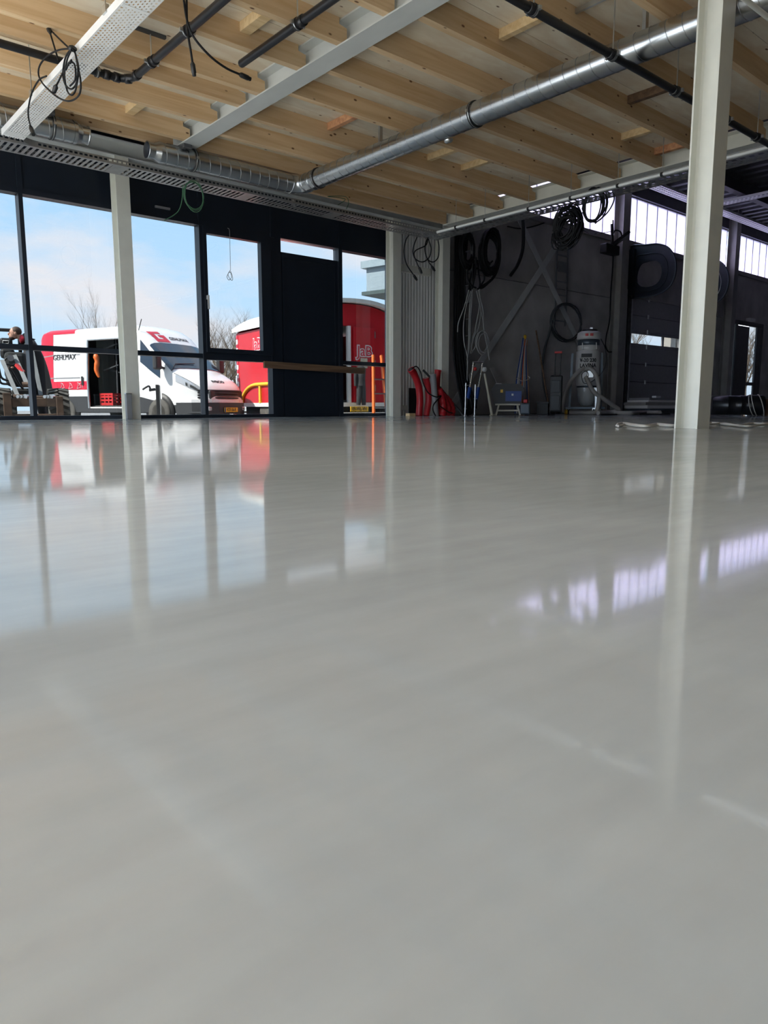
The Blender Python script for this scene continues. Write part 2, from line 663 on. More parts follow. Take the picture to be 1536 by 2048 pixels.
def front_window(n, x0, x1, label, m0=0.05, m1=0.05, rail=True):
    """one bay of the glass front: jambs, sill, rail, head and two panes"""
    w = struct('window_%d' % n, label, (x0, YI, 0))
    MB().box((x0, YI, 0), (x0 + m0, YO, Z_TOP)).build('mullion', 'frame', w)
    MB().box((x1 - m1, YI, 0), (x1, YO, Z_TOP)).build('mullion', 'frame', w)
    MB().box((x0 + m0, YI, 0), (x1 - m1, YO, Z_SILL)).build('sill', 'frame', w)
    MB().box((x0 + m0, YI, Z_TOP), (x1 - m1, YO, Z_TOP + .07)).build('head', 'frame', w)
    if rail:
        MB().box((x0 + m0, YI + .02, Z_R0), (x1 - m1, YO, Z_R1)).build('rail', 'frame', w)
        MB().box((x0 + m0, YG, Z_R1), (x1 - m1, YG + .006, Z_TOP)).build('pane', 'glass', w)
        MB().box((x0 + m0, YG, Z_SILL), (x1 - m1, YG + .006, Z_R0)).build('pane', 'glass', w)
    return w


front_window(1, 1.35, 2.725, 'tall glazed bay at the very edge of the glass front', .05, .025)
front_window(2, 2.725, 4.00, 'tall glazed bay with rail before the white column', .025, .05)
front_window(3, 4.00, 5.13, 'tall glazed bay between white column and opening window', .05, .025)
w4 = front_window(4, 5.13, 6.345, 'glazed bay with a dark opening sash above a low fixed pane', .025, .05, rail=False)
MB().box((5.155, YI + .02, .86), (6.295, YO, .965)).build('rail', 'frame', w4)
MB().box((5.155, YG, Z_SILL), (6.295, YG + .006, .86)).build('pane', 'glass', w4)
sash = MB()
sash.box((5.155, YI - .03, .965), (5.205, YI + .07, Z_TOP))
sash.box((6.115, YI - .03, .965), (6.295, YI + .07, Z_TOP))
sash.box((5.205, YI - .03, .965), (6.115, YI + .07, 1.03))
sash.box((5.205, YI - .03, 2.66), (6.115, YI + .07, Z_TOP))
sash = sash.build('sash', 'frame', w4)
MB().box((5.205, YI + .05, 1.03), (6.115, YI + .056, 2.66)).build('pane', 'glass', sash)
MB().cham((5.168, YI - .075, 1.72), (5.192, YI - .03, 1.78), .004).cham((5.166, YI - .085, 1.58), (5.194, YI - .065, 1.78), .006).build('handle', 'vac', sash)
front_window(5, 7.66, 8.86, 'narrow glazed bay between dark door and white column', .05, .075)
front_window(6, X_L, 1.35, 'wide glazed bay at the far end of the front', .05, .05)

# entrance door with a solid dark leaf and a strip of glass over it
d1 = struct('door_1', 'solid black entrance door with a glass strip over it', (6.345, YI, 0))
fr = MB().box((6.345, YI, 0), (6.40, YO, 2.84)).box((6.40, YI + .01, 0), (6.50, YO, 2.84)).box((7.635, YI, 0), (7.66, YO, 2.84))
fr.box((6.50, YI, 2.78), (7.635, YO, 2.84))
fr.build('frame', 'frame', d1)
leaf = MB().box((6.505, YI + .03, .0), (7.63, YI + .08, 2.58)).build('leaf', 'frame', d1)
MB().box((6.52, YI + .015, .02), (6.57, YI + .03, 2.57)).box((7.56, YI + .015, .02), (7.615, YI + .03, 2.57)).box((6.57, YI + .015, 2.50), (7.56, YI + .03, 2.57)).box((6.57, YI + .015, .02), (7.56, YI + .03, .10)).build('border', 'frame', leaf)
MB().box((6.505, YG, 2.585), (7.63, YG + .006, 2.775)).build('pane', 'glass', d1)

# dark spandrel panels over the front, one per bay
wf = struct('wall_front', 'dark navy panels above the glass front', (0, YI, Z_TOP))
bays = [X_L, 1.35, 2.725, 4.0, 5.13, 6.345, 7.66, 8.86]
for a, b in zip(bays[:-1], bays[1:]):
    MB().box((a + .03, YI + .02, Z_TOP + .07), (b - .03, YO, 3.60)).build('panel', 'frame', wf)
    MB().box((b - .03, YI - .005, Z_TOP + .0), (b + .03, YO, 3.60)).build('mullion', 'frame', wf)
MB().box((X_L, YI + .06, 3.60), (10.0, YO, 5.75)).build('panel', 'wall_grey', wf)

# white sandwich panel wall with vertical ribs, between two columns
ws = struct('wall_side', 'white ribbed sandwich panel wall beside the glass front', (8.86, YI, 0))
x = 8.86
rib = None
for k in range(15):
    a = 8.86 + k * .074
    b = MB().box((a, YI + .012, 0.0), (a + .020, YI + .06, 3.6)).prism([(0.018, .012), (.032, 0), (.060, 0), (.074, .012), (.074, .06), (.018, .06)], (a, YI, 0), (1, 0, 0), (0, 1, 0), (0, 0, 3.6))
    b.build('rib', 'sandwich', ws)
MB().box((8.86, YI - .06, 2.56), (9.72, YI + .0, 2.69)).build('rail', 'white_steel', ws)
MB().box((8.86, YI - .05, .10), (9.72, YI + .0, .19)).build('rail', 'white_steel', ws)

M['seam_light'] = translucent('polycarbonate_rib', (0.40, 0.37, 0.46))
# concrete wall of the hall with clerestory, in the same plane
wb = struct('wall_back', 'dark concrete panel wall of the hall', (10, YI, 0))


def slab(x0, x1, z0, z1, m='concrete', y=YI):
    return MB().cham((x0 + .006, y, z0 + .006), (x1 - .006, YO, z1 - .006), .008).build('panel', m, wb)


MB().box((9.9, YI + .03, 0), (16.7, YO + .03, 4.05)).box((16.7, YI + .03, 2.85), (19.42, YO + .03, 4.05)).box((19.42, YI + .03, 0), (22.3, YO + .03, 4.05)).box((22.3, YI + .03, 2.75), (24.6, YO + .03, 4.05)).box((24.6, YI + .03, 0), (X_R, YO + .03, 4.05)).build('backing', 'joint', wb)
slab(9.9, 16.15, 0, 2.75); slab(9.9, 16.15, 2.75, 4.05)
slab(16.15, 16.7, 0, 2.85); slab(16.15, 21.45, 2.85, 4.05)
slab(19.42, 22.3, 0, 2.75); slab(21.45, 26, 2.75, 4.05); slab(26, X_R, 2.75, 4.05)
slab(24.6, X_R, 0, 2.75)
MB().box((9.9, YI - .04, 4.05), (X_R, YO, 4.17)).build('lintel', 'mid_steel', wb)
MB().box((9.9, YI - .04, 5.22), (X_R, YO, 5.75)).build('head', 'dark_steel', wb)
n = 7
for (a, b) in ((9.95, 15.95), (16.42, 21.85), (22.15, X_R)):
    w = struct('window_%d' % n, ('translucent clerestory strip over the black cable coils', 'translucent clerestory strip over the sectional door', 'translucent clerestory strip over the rear entrance')[n - 7], (a, YI, 4.17))
    n += 1
    cnt = round((b - a) / .5)
    st = (b - a) / cnt
    for k in range(cnt):
        MB().box((a + k * st + .012, YI + .06, 4.17), (a + (k + 1) * st - .012, YI + .075, 5.22)).build('panel', 'translucent', w)
    for k in range(cnt + 1):
        MB().box((a + k * st - .012, YI + .05, 4.17), (a + k * st + .012, YI + .085, 5.22)).build('seam', 'seam_light', w)
    MB().box((a - .02, YI + .03, 5.195), (b + .02, YI + .09, 5.23)).build('head', 'grey_pvc', w)

# rest of the shell, out of the picture
wr = tag(MB().box((X_R, Y_B, 0), (X_R + .2, YO, 5.75)).build('wall_right', 'concrete'), 'far concrete end wall', kind='structure')
wk = tag(MB().box((X_L, Y_B - .2, 0), (X_R, Y_B, 5.75)).build('wall_rear', 'wall_grey'), 'plain rear wall', kind='structure')
wl = tag(MB().box((X_L - .2, Y_B, 3.05), (X_L, YO, 5.75)).box((X_L - .2, Y_B, 0), (X_L, -1.0, 3.05)).box((X_L - .2, 9.5, 0), (X_L, YO, 3.05)).build('wall_left', 'wall_grey'), 'unseen side wall with a wide opening shaped to let light in', kind='structure')  # opening added out of view and sized to light the room

# hall roof: ribbed steel deck with beams
roof = struct('ceiling_hall', 'dark ribbed steel deck roof of the hall', (10, 0, 5.7))
MB().box((X_L - .2, Y_B - .2, 5.75), (X_R + .2, YO, 5.9)).build('deck', 'dark_steel', roof)
for k in range(40):
    a = 9.2 + k * .42
    if a < 26:
        MB().box((a, Y_B, 5.66), (a + .16, YI, 5.75)).build('rib', 'dark_steel', roof)
for yy in (8.4, 5.6, 2.8):
    MB().box((8.8, yy, 5.36), (X_R, yy + .18, 5.375)).box((8.8, yy, 5.64), (X_R, yy + .18, 5.655)).box((8.8, yy + .085, 5.375), (X_R, yy + .095, 5.64)).build('purlin', 'dark_steel', roof)

# ------------------------------------------------------------------ steel columns and beams
def hea(mb, x0, x1, y0, y1, z0, z1, t=.012, tw=.009):
    """rolled column: flanges face the room, web between"""
    mb.box((x0, y0, z0), (x1, y0 + t, z1))
    mb.box((x0, y1 - t, z0), (x1, y1, z1))
    c = (x0 + x1) / 2
    mb.box((c - tw / 2, y0 + t, z0), (c + tw / 2, y1 - t, z1))
    # rolled fillets
    for s in (-1, 1):
        mb.prism([(s * tw / 2, 0), (s * (tw / 2 + .014), 0), (s * tw / 2, .014)], (c, y0 + t, z0), (1, 0, 0), (0, 1, 0), (0, 0, z1 - z0))
        mb.prism([(s * tw / 2, 0), (s * (tw / 2 + .014), 0), (s * tw / 2, -.014)], (c, y1 - t, z0), (1, 0, 0), (0, 1, 0), (0, 0, z1 - z0))
    return mb


def column(label, x0, x1, y0, y1, z1, m='white_steel'):
    o = hea(MB(), x0, x1, y0, y1, 0, z1).build('steel_column', m)
    return tag(o, label, 'column', 'steel columns', 'structure')


cL = column('cream steel column between the two sky-filled glazed bays', 3.766, 3.945, 9.60, 9.79, 3.33)
cM = column('cream steel column between narrow glass and ribbed white panel', 8.497, 8.675, 9.60, 9.79, 3.33)
cN = column('cream steel column where white panel meets dark concrete', 9.70, 9.885, 9.60, 9.79, 5.7)
cR = column('big cream steel column standing alone on the polished floor', 5.096, 5.282, 2.472, 2.645, 3.013)
cW = column('dull column beside the sectional door guide rails', 15.80, 16.10, 9.72, 9.97, 5.7, 'mid_steel')
cX = column('dull column left of the rear entrance', 21.72, 21.98, 9.72, 9.97, 5.7, 'mid_steel')
# thin grey upstand bolted to the near column
tag(MB().box((5.250, 2.655, 0), (5.285, 2.662, .60)).build('metal_strip', 'galv'), 'thin grey metal strip against the lone column', 'strip')


def ibeam_y(x0, x1, y0, y1, z0, z1, t=.012):
    mb = MB().box((x0, y0, z0), (x1, y1, z0 + t)).box((x0, y0, z1 - t), (x1, y1, z1))
    c = (x0 + x1) / 2
    return mb.box((c - .005, y0, z0 + t), (c + .005, y1, z1 - t))


B1 = tag(ibeam_y(3.79, 3.99, -2, 8.43, 3.0, 3.19).build('steel_beam', 'beam_grey'), 'pale steel beam carrying timber joists on both sides', 'beam', 'steel beams', 'structure')
B2 = tag(ibeam_y(8.52, 8.72, -2, 8.43, 3.0, 3.19).build('steel_beam', 'white_steel'), 'pale steel beam behind the white conduit line', 'beam', 'steel beams', 'structure')
eb = MB().box((X_L, 9.6, 3.33), (9.9, 9.78, 3.342)).box((X_L, 9.6, 3.52), (9.9, 9.78, 3.532)).box((X_L, 9.685, 3.342), (9.9, 9.695, 3.52))
EB = tag(eb.build('steel_beam', 'beam_grey'), 'steel edge beam above the dark front panels', 'beam', 'steel beams', 'structure')

# ------------------------------------------------------------------ timber ceiling: joists, plywood, blocking
ceil = struct('ceiling', 'open timber ceiling of joists and plywood sheets', (4, 4, 3.02))
JZ0, JZ1, JW = 3.014, 3.19, .068
RIGHT_Y = [-1.61, -1.03, -.45, .13, .71, 1.29, 1.87, 2.45, 3.02, 3.60, 4.20, 4.78, 5.345, 5.94, 6.68, 7.265, 7.85]
LEFT_Y = [-1.46, -.88, -.30, .28, .86, 1.44, 2.02, 2.60, 3.18, 3.76, 4.33, 4.90, 5.47, 6.13, 6.48, 7.04, 7.66]


def joist(x0, x1, y, z1=JZ1):
    """notched joist: seated on the lower flange, cut back under the upper flange at both ends"""
    p = [(x0 + .0, JZ0), (x1, JZ0), (x1, JZ0 + .115), (x1 - .075, JZ0 + .128), (x1 - .075, z1), (x0 + .075, z1), (x0 + .075, JZ0 + .128), (x0, JZ0 + .115)]
    o = MB().prism(p, (0, y, 0), (1, 0, 0), (0, 0, 1), (0, JW, 0)).build('joist', 'joist', ceil)
    return o


for y in RIGHT_Y:
    joist(3.935, 8.575, y)
for y in LEFT_Y:
    joist(X_L, 3.845, y)
MB().box((3.99, 8.36, JZ0), (8.52, 8.43, 3.30)).build('rim_joist', 'joist', ceil)
MB().box((X_L, 7.96, JZ0), (3.79, 8.03, 3.30)).build('rim_joist', 'joist', ceil)
# plywood sheets laid over the joists
for (xa, xb, nx) in ((X_L, 3.80, 3), (3.98, 8.46, 2)):
    st = (xb - xa) / nx
    ys = [-2.0, -.78, .44, 1.66, 2.88, 4.10, 5.32, 6.54, 7.76, 8.45]
    for i in range(nx):
        for a, b in zip(ys[:-1], ys[1:]):
            MB().box((xa + i * st + .002, a + .002, JZ1), (xa + (i + 1) * st - .002, b - .002, JZ1 + .022)).build('plywood_sheet', 'ply', ceil)
MB().box((X_L, 8.45, 3.60), (8.8, YI + .1, 3.66)).build('soffit', 'dark_steel', ceil)
MB().box((X_L, Y_B, 3.21), (8.80, -2.0, 3.25)).build('soffit', 'ply', ceil)


def block(x, y0, y1, m='blocking', w=.045, h=.075):
    MB().cham((x, y0, JZ1 - h), (x + w, y1, JZ1), .003).build('blocking', m, ceil)


def gap(lst, y):
    """clear space between the joists around y"""
    e = sorted(lst)
    for a, b in zip(e[:-1], e[1:]):
        if a <= y < b:
            return a + JW, b
    return y, y + .3


for (px, py, m) in ((498, 45, 'blocking'), (905, 300, 'blocking'), (955, 328, 'blocking'), (690, 240, 'red_blocking'), (1045, 50, 'blocking'), (1280, 195, 'plank'), (1260, 272, 'blocking'), (1325, 302, 'red_blocking'), (265, 212, 'blocking')):
    p = on_z(px, py, 3.13)
    L = RIGHT_Y if p.x > 3.9 else LEFT_Y
    a, b = gap(L, p.y)
    block(p.x, a + .0, b, m, .09 if p.x < 3.9 else .06)

# bracing flats of the hall wall
def brace(p, q, w, label):
    a, b = on_y(*p, 9.93), on_y(*q, 9.93)
    o = MB().bar(a, b, .008, w, up=(Vector(b) - Vector(a)).cross(Vector((0, 1, 0)))).build('wall_brace', 'beam_grey')
    tag(o, label, 'brace', 'wall braces', 'structure')


brace((1030, 420), (1175, 722), .14, 'flat steel brace falling from the cable tray towards the vacuum cleaner')
brace((1122, 478), (905, 810), .14, 'flat steel brace falling towards the red hoses')

# ================================================================== SERVICES UNDER THE CEILING
M['tray'] = mat('zinc_bright_reflection', (0.78, 0.78, 0.76), 0.45, 0.0, .04, 9)  # pale copy of the zinc, bright floor reflection put into its colour
M['tray_dark_refl'] = mat('zinc_dark_reflection', (0.33, 0.34, 0.34), 0.40, 0.7, .12, 9)  # darker copy of the same zinc, dim reflection put into its colour
M['conduit'] = mat('white_conduit', (0.90, 0.90, 0.86), 0.35)


def helix(c, axis, r, length, pitch, rt, seg=5):
    ax = Vector(axis).normalized()
    u = ax.orthogonal().normalized()
    w = ax.cross(u)
    n = int(length / pitch * 20)
    return [Vector(c) + ax * (length * k / n) + (u * cos(2 * pi * k / 20) + w * sin(2 * pi * k / 20)) * r for k in range(n + 1)]


def clamp_ring(c, axis, r, parent, rod_to=None, rod_up=None, w=.028, name='clamp'):
    """rubber lined pipe clamp with two lugs and a threaded rod"""
    mb = MB().lathe([(r + .002, -w / 2), (r + .012, -w / 2), (r + .012, -w / 4), (r + .004, -w / 4)], c, axis, 28)
    mb.lathe([(r + .004, w / 4), (r + .012, w / 4), (r + .012, w / 2), (r + .002, w / 2)], c, axis, 28)
    o = mb.build(name, 'rubber', parent)
    m2 = MB().lathe([(r + .004, -w / 4), (r + .010, -w / 4), (r + .010, w / 4), (r + .004, w / 4)], c, axis, 28)
    ax = Vector(axis)
    side = ax.cross(Vector((0, 0, 1))).normalized()
    for s in (-1, 1):
        p = Vector(c) + side * s * (r + .020)
        m2.bar(p - Vector((0, 0, .012)), p + Vector((0, 0, .012)), .022, .02)
    m2.build('band', 'galv', o)
    if rod_up:
        MB().tube([Vector(c) + Vector((0, 0, r + .005)), Vector((c[0], c[1], rod_up))], .005, 6).build('rod', 'galv', o)
    return o


DR, DZ, DX, DY = .107, 2.885, 5.404, 7.861


def duct_end(x, sgn, parent):
    """open reducer at the end of a duct run along x"""
    mb = MB()
    for pr in ([(DR + .004, -.03), (DR + .004, 0)], [(DR + .004, 0), (DR * .79, .055)], [(DR * .79, .055), (DR * .79, .115)], [(DR * .79, .115), (DR * .84, .118), (DR * .84, .128), (DR * .75, .128)], [(DR * .75, .128), (DR * .75, .05)]):
        n0 = len(mb.f)
        mb.lathe(pr, (x, DY, DZ), (sgn, 0, 0), 36)
        keep = [i for i in range(len(mb.f)) if i < n0 or len(mb.f[i]) == 4]
        mb.f = [mb.f[i] for i in keep]
        mb.s = [mb.s[i] for i in keep]
    mb.build('reducer', 'duct', parent, fix=False)
    MB().lathe([(0.0, .085), (DR * .748, .085), (DR * .748, .09)], (x, DY, DZ), (sgn, 0, 0), 32).build('inner_shade_disc', 'navy', parent)  # dark disc standing in for the shade inside the open duct


def run(p, q, parent, name='duct_run'):
    p, q = Vector(p), Vector(q)
    d = (q - p)
    o = MB().tube([p, q], DR, 36, cap=False).build(name, 'duct', parent)
    MB().tube(helix(p, d, DR + .0005, d.length, .128, .003), .0028, 5).build('spiral_seam', 'seam', o)
    return o


big = thing('ventilation_duct', 'long galvanised spiral duct that turns and runs past the lone column', 'duct', (DX, DY, DZ))
run((3.565, DY, DZ), (DX - .15, DY, DZ), big)
run((DX, DY - .15, DZ), (DX, -1.95, DZ), big)
el = [Vector((DX - .15 + .15 * sin(a), DY - .15 + .15 * cos(a), DZ)) for a in [radians(9 * k) for k in range(11)]]
MB().tube(el, DR + .003, 36, cap=False).build('elbow', 'duct', big)
for p, ax in (((DX - .15, DY, DZ), (1, 0, 0)), ((DX, DY - .17, DZ), (0, 1, 0)), ((DX, DY - .30, DZ), (0, 1, 0))):
    MB().lathe([(DR, -.006), (DR + .006, -.004), (DR + .006, .004), (DR, .006)], p, ax, 36).build('joint_ring', 'duct', big)
duct_end(3.565, -1, big)
for c, ax in (((3.97, DY, DZ), (1, 0, 0)), ((DX, 7.455, DZ), (0, 1, 0)), ((DX, 4.933, DZ), (0, 1, 0))):
    clamp_ring(c, ax, DR, big, rod_up=3.012)
for yy in (6.3, 3.2):
    MB().box((DX - .02, yy, DZ + DR - .004), (DX + .02, yy + .03, 3.188)).build('hanger', 'galv', big)
MB().box((3.66, DY - .012, 2.982), (3.80, DY + .012, 2.998)).build('beam_clip_bar', 'dark_steel', big)
MB().cham((3.80, DY - .14, 2.955), (3.90, DY - .09, 2.999), .008).build('beam_clip', 'dark_steel', big)
MB().lathe([(0.045, 0), (.045, .02), (.03, .035)], (DX + .06, 5.35, DZ - DR + .01), (.35, 0, -1), 16).build('test_port', 'galv', big)

sml = thing('ventilation_duct', 'short galvanised spiral duct ending above the glass front beside the perforated tray', 'duct', (2.0, DY, DZ))
run((-2.5, DY, DZ), (2.695, DY, DZ), sml)
duct_end(2.695, 1, sml)
clamp_ring((2.47, DY, DZ), (1, 0, 0), DR, sml, rod_up=3.012)
MB().cham((2.39, DY - .15, 2.95), (2.47, DY - .09, 3.012), .008).build('beam_clip', 'dark_steel', sml)


# ------------------------------------------------------------------ perforated trays
def tray(name, label, o, u, v, length, width, nslots, pitch, slot, m, side=.057, parent_z=None, slant=0.0, lip=.012, sides=(1, 1), edge=.03, side_slots=False):
    """perforated cable tray: real slots left open in the sheet; o = corner, u along, v across"""
    o, u, v = Vector(o), Vector(u), Vector(v)
    t = thing(name, label, 'cable tray', o, group='perforated cable trays')
    up = Vector((0, 0, 1))
    mb = MB()
    P = lambda a, b, c=0: o + u * a + v * b + up * c

    def q(a0, b0, a1, b1, c=0, sl=0):
        mb._add([P(a0, b0, c), P(a1, b0, c), P(a1 + sl, b1, c), P(a0 + sl, b1, c)], [(0, 1, 2, 3)])
    sw = (width - 2 * edge) / nslots
    rib_w = sw * .62 if nslots > 1 else 0
    q(0, 0, length, edge)
    q(0, width - edge, length, width)
    for k in range(nslots):
        b0 = edge + k * sw
        if nslots > 1 and k:
            q(0, b0 - rib_w / 2, length, b0 + rib_w / 2)
    n = int(length / pitch)
    for i in range(n):
        for k in range(nslots):
            a0 = i * pitch + (pitch * .5 if k % 2 and nslots > 1 else 0)
            a1 = min(a0 + pitch - slot, length)
            if a0 < length:
                b0 = edge + k * sw + (rib_w / 2 if k else 0)
                b1 = edge + (k + 1) * sw - (rib_w / 2 if k < nslots - 1 else 0)
                q(a0, b0, a1, b1, 0, slant)
    mb.build('bottom_sheet', m, t, fix=False)
    for s, b in zip(sides, (0, width)):
        if s:
            sm = MB()
            if side_slots:
                sm.bar(P(0, b, side * .2), P(length, b, side * .2), .002, side * .4)
                sm.bar(P(0, b, side * .88), P(length, b, side * .88), .002, side * .24)
                for i in range(int(length / .05)):
                    sm.bar(P(i * .05, b, side * .58), P(i * .05 + .018, b, side * .58), .002, side * .38)
            else:
                sm.bar(P(0, b, side / 2), P(length, b, side / 2), .002, side)
            d = 1 if b == 0 else -1
            sm.bar(P(0, b + d * lip / 2, side), P(length, b + d * lip / 2, side), lip, .003)
            sm.build('side_flange', m, t)
    return t


TZ = 2.70
t1 = tray('cable_tray', 'pale perforated cable tray running overhead with a coil of black cable hung on it', (2.011, 3.3, TZ), (0, 1, 0), (1, 0, 0), 4.55, .190, 8, .042, .019, 'tray', edge=.012)
for yy in (3.5, 5.15, 6.85):
    MB().tube([(2.011, yy, 2.75), (2.011, yy, 3.188)], .005, 6).build('rod', 'galv', t1)
    MB().box((1.998, yy - .03, 2.74), (2.024, yy + .03, 2.79)).build('bracket', 'galv', t1)
# joint plates on the underside
for yy in (4.87, 7.78):
    MB().box((2.016, yy, TZ - .004), (2.196, yy + .033, TZ - .001)).build('joint_plate', 'tray', t1)
t2 = tray('cable_tray', 'darker grey cable tray with slanted slots running along the glass front', (1.0, 7.977, TZ), (1, 0, 0), (0, 1, 0), 6.92, .321, 1, .058, .026, 'tray_dark_refl', slant=0.0, edge=.035, side_slots=True)
for xx in (3.13, 4.72, 6.04):
    MB().box((xx, 8.01, 2.702), (xx + .14, 8.27, 2.708)).build('joint_plate', 'tray_dark_refl', t2)
    MB().prism([(0, 0), (.06, 0), (.03, .09)], (xx - .6, 8.10, 2.71), (1, 0, 0), (0, 0, 1), (0, .02, 0)).build('bracket', 'galv', t2)
# rounded corner flange where the two trays meet
cf = [Vector((2.20 + .17 * (1 - cos(a)), 7.84 + .13 * sin(a), 0)) for a in [radians(10 * k) for k in range(10)]]
cm = MB()
for a, b in zip(cf[:-1], cf[1:]):
    cm.bar(a + Vector((0, 0, TZ + .03)), b + Vector((0, 0, TZ + .03)), .003, .056)
cm.build('corner_flange', 'tray_dark_refl', t2)
t3 = tray('cable_tray', 'dark perforated cable tray beside the white conduit carrying black coils', (7.93, -1.9, TZ + .0), (0, 1, 0), (1, 0, 0), 10.17, .283, 3, .09, .05, 'tray_dark_refl', side_slots=True)

cd = thing('conduit', 'white conduit tube hung on thin rods under the joist ends', 'conduit', (7.887, 7.9, TZ))
MB().tube([(7.887, 7.93, TZ + .015), (7.887, -1.9, TZ + .015)], .017, 12).build('tube', 'conduit', cd)
MB().box((7.90, -1.9, TZ + .005), (7.928, 7.93, TZ + .012)).build('rail', 'tray', cd)
for yy in (7.55, 7.0, 6.25, 5.6, 4.95, 4.4, 3.8, 2.7):
    c = MB().lathe([(.018, -.014), (.024, -.014), (.024, .014), (.018, .014)], (7.887, yy, TZ + .015), (0, 1, 0), 12).build('clip', 'rubber', cd)
    MB().tube([(7.887, yy, TZ + .03), (7.887, yy, 3.188)], .004, 6).build('rod', 'galv', c)

# ------------------------------------------------------------------ black waste pipes
PZ, PR = 2.72, .0286
pR = thing('waste_pipe', 'long straight black pipe crossing beneath the big duct', 'pipe', (5.05, 3.248, PZ), group='black pipes')
MB().tube([(3.42, 3.248, PZ), (7.85, 3.248, PZ)], PR, 20).build('pipe', 'blackpipe', pR)
for xx in (4.10, 5.035, 5.985, 6.90, 7.55):
    MB().lathe([(PR, -.03), (PR + .007, -.03), (PR + .007, .03), (PR, .03)], (xx - .03, 3.248, PZ), (1, 0, 0), 20).build('collar', 'blackpipe', pR)
    clamp_ring((xx, 3.248, PZ), (1, 0, 0), PR, pR, rod_up=3.14)
for xx, ya, yb in ((4.10, 3.1, 3.45), (5.055, 3.09, 3.60), (5.985, 3.1, 3.60), (6.90, 3.09, 3.5)):
    MB().box((xx - .012, ya, 3.14), (xx + .012, yb, 3.16)).box((xx - .012, ya, 3.16), (xx - .009, yb, 3.175)).box((xx + .009, ya, 3.16), (xx + .012, yb, 3.175)).build('channel_rail', 'galv', pR)

PZ, PR = 2.952, .031
pA = thing('waste_pipe', 'black pipe stub with a capped end beside the pale beam', 'pipe', (3.299, 5.6, PZ), group='black pipes')
MB().tube([(3.299, 5.61, PZ), (3.299, -1.9, PZ)], PR, 20).lathe([(PR, 0), (PR * .9, .008), (.0, .01)], (3.299, 5.61, PZ), (0, 1, 0), 20).build('pipe', 'blackpipe', pA)
MB().lathe([(PR, -.03), (PR + .008, -.03), (PR + .008, .03), (PR, .03)], (3.299, 4.74, PZ), (0, 1, 0), 20).build('collar', 'blackpipe', pA)
clamp_ring((3.299, 4.79, PZ), (0, 1, 0), PR, pA, rod_up=3.188)
pB = thing('waste_pipe', 'black pipe with a bend running past the perforated tray', 'pipe', (2.73, 6.52, PZ), group='black pipes')
bend = [(-2.4, 6.53, PZ), (2.595, 6.53, PZ)] + [(2.595 + .135 * sin(radians(15 * k)), 6.395 + .135 * cos(radians(15 * k)), PZ) for k in range(1, 7)] + [(2.73, -1.9, PZ)]
MB().tube(bend, PR, 20).build('pipe', 'blackpipe', pB)
for c, ax in (((2.53, 6.53, PZ), (1, 0, 0)), ((2.615, 6.527, PZ), (1, .1, 0)), ((2.70, 6.49, PZ), (1, -1, 0)), ((2.73, 6.375, PZ), (0, 1, 0)), ((2.73, 6.02, PZ), (0, 1, 0)), ((2.73, 5.37, PZ), (0, 1, 0))):
    MB().lathe([(PR, -.025), (PR + .007, -.025), (PR + .007, .025), (PR, .025)], c, ax, 20).build('collar', 'blackpipe', pB)
for c, ax in (((2.45, 6.53, PZ), (1, 0, 0)), ((2.73, 6.07, PZ), (0, 1, 0)), ((2.73, 5.42, PZ), (0, 1, 0))):
    clamp_ring(c, ax, PR, pB, rod_up=3.165 if c[1] < 6.2 else 3.012)
MB().box((2.60, 6.055, 3.165), (2.86, 6.085, 3.188)).build('channel_rail', 'dark_grey', pB)


# ------------------------------------------------------------------ loose cables
def cable(name, label, pts, r, m, plug=True, cat='cable', group=None, n=8, plug_r=None):
    pts = [Vector(p) for p in pts]
    t = thing(name, label, cat, pts[0], group=group)
    sp = spline(pts, n)
    MB().tube(sp, r, 8).build('wire', m, t)
    if plug:
        d = (sp[-1] - sp[-2]).normalized()
        pr = plug_r or r * 2.0
        MB().lathe([(pr * .6, 0), (pr, pr * .8), (pr, pr * 4), (pr * .8, pr * 4.2), (pr * .8, pr * 5.2), (.0, pr * 5.2)], sp[-1] - d * .005, d, 10).build('plug', 'rubber', t)
    return t


def jitter(p, s):
    return Vector(p) + Vector(((R_() - .5) * s, (R_() - .5) * s, (R_() - .5) * s))


def coil(name, label, ctr, a, b, ra, rb, loops, r, m, wob=.12, group=None, ties=(), cat='cable', seg=6, phase=0.0, extra=None, n=22):
    """a hank of cable: loops of changing size around ctr in the plane of a and b"""
    ctr, a, b = Vector(ctr), Vector(a).normalized(), Vector(b).normalized()
    nrm = a.cross(b)
    t = thing(name, label, cat, ctr, group=group)
    pts = []
    for k in range(loops):
        fa, fb = ra * (1 + (R_() - .5) * wob), rb * (1 + (R_() - .5) * wob)
        off = a * (R_() - .5) * wob * ra + b * (R_() - .5) * wob * rb * .5 + nrm * (R_() - .5) * wob * ra
        for i in range(n):
            an = phase + 2 * pi * i / n
            pts.append(ctr + off * min(1, i / 4) * min(1, (n - i) / 4) + a * cos(an) * fa + b * sin(an) * fb)
    pts.append(ctr + a * cos(phase) * ra + b * sin(phase) * rb)
    MB().tube(pts, r, seg).build('wire', m, t)
    for an in ties:
        p = ctr + a * cos(an) * ra + b * sin(an) * rb
        MB().ball(p, r * 3.2, 1, 1, 1, 1).build('tie', 'rubber', t)
    if extra:
        for e in extra:
            MB().tube(spline(e, 8), r, seg).build('tail', m, t)
    return t


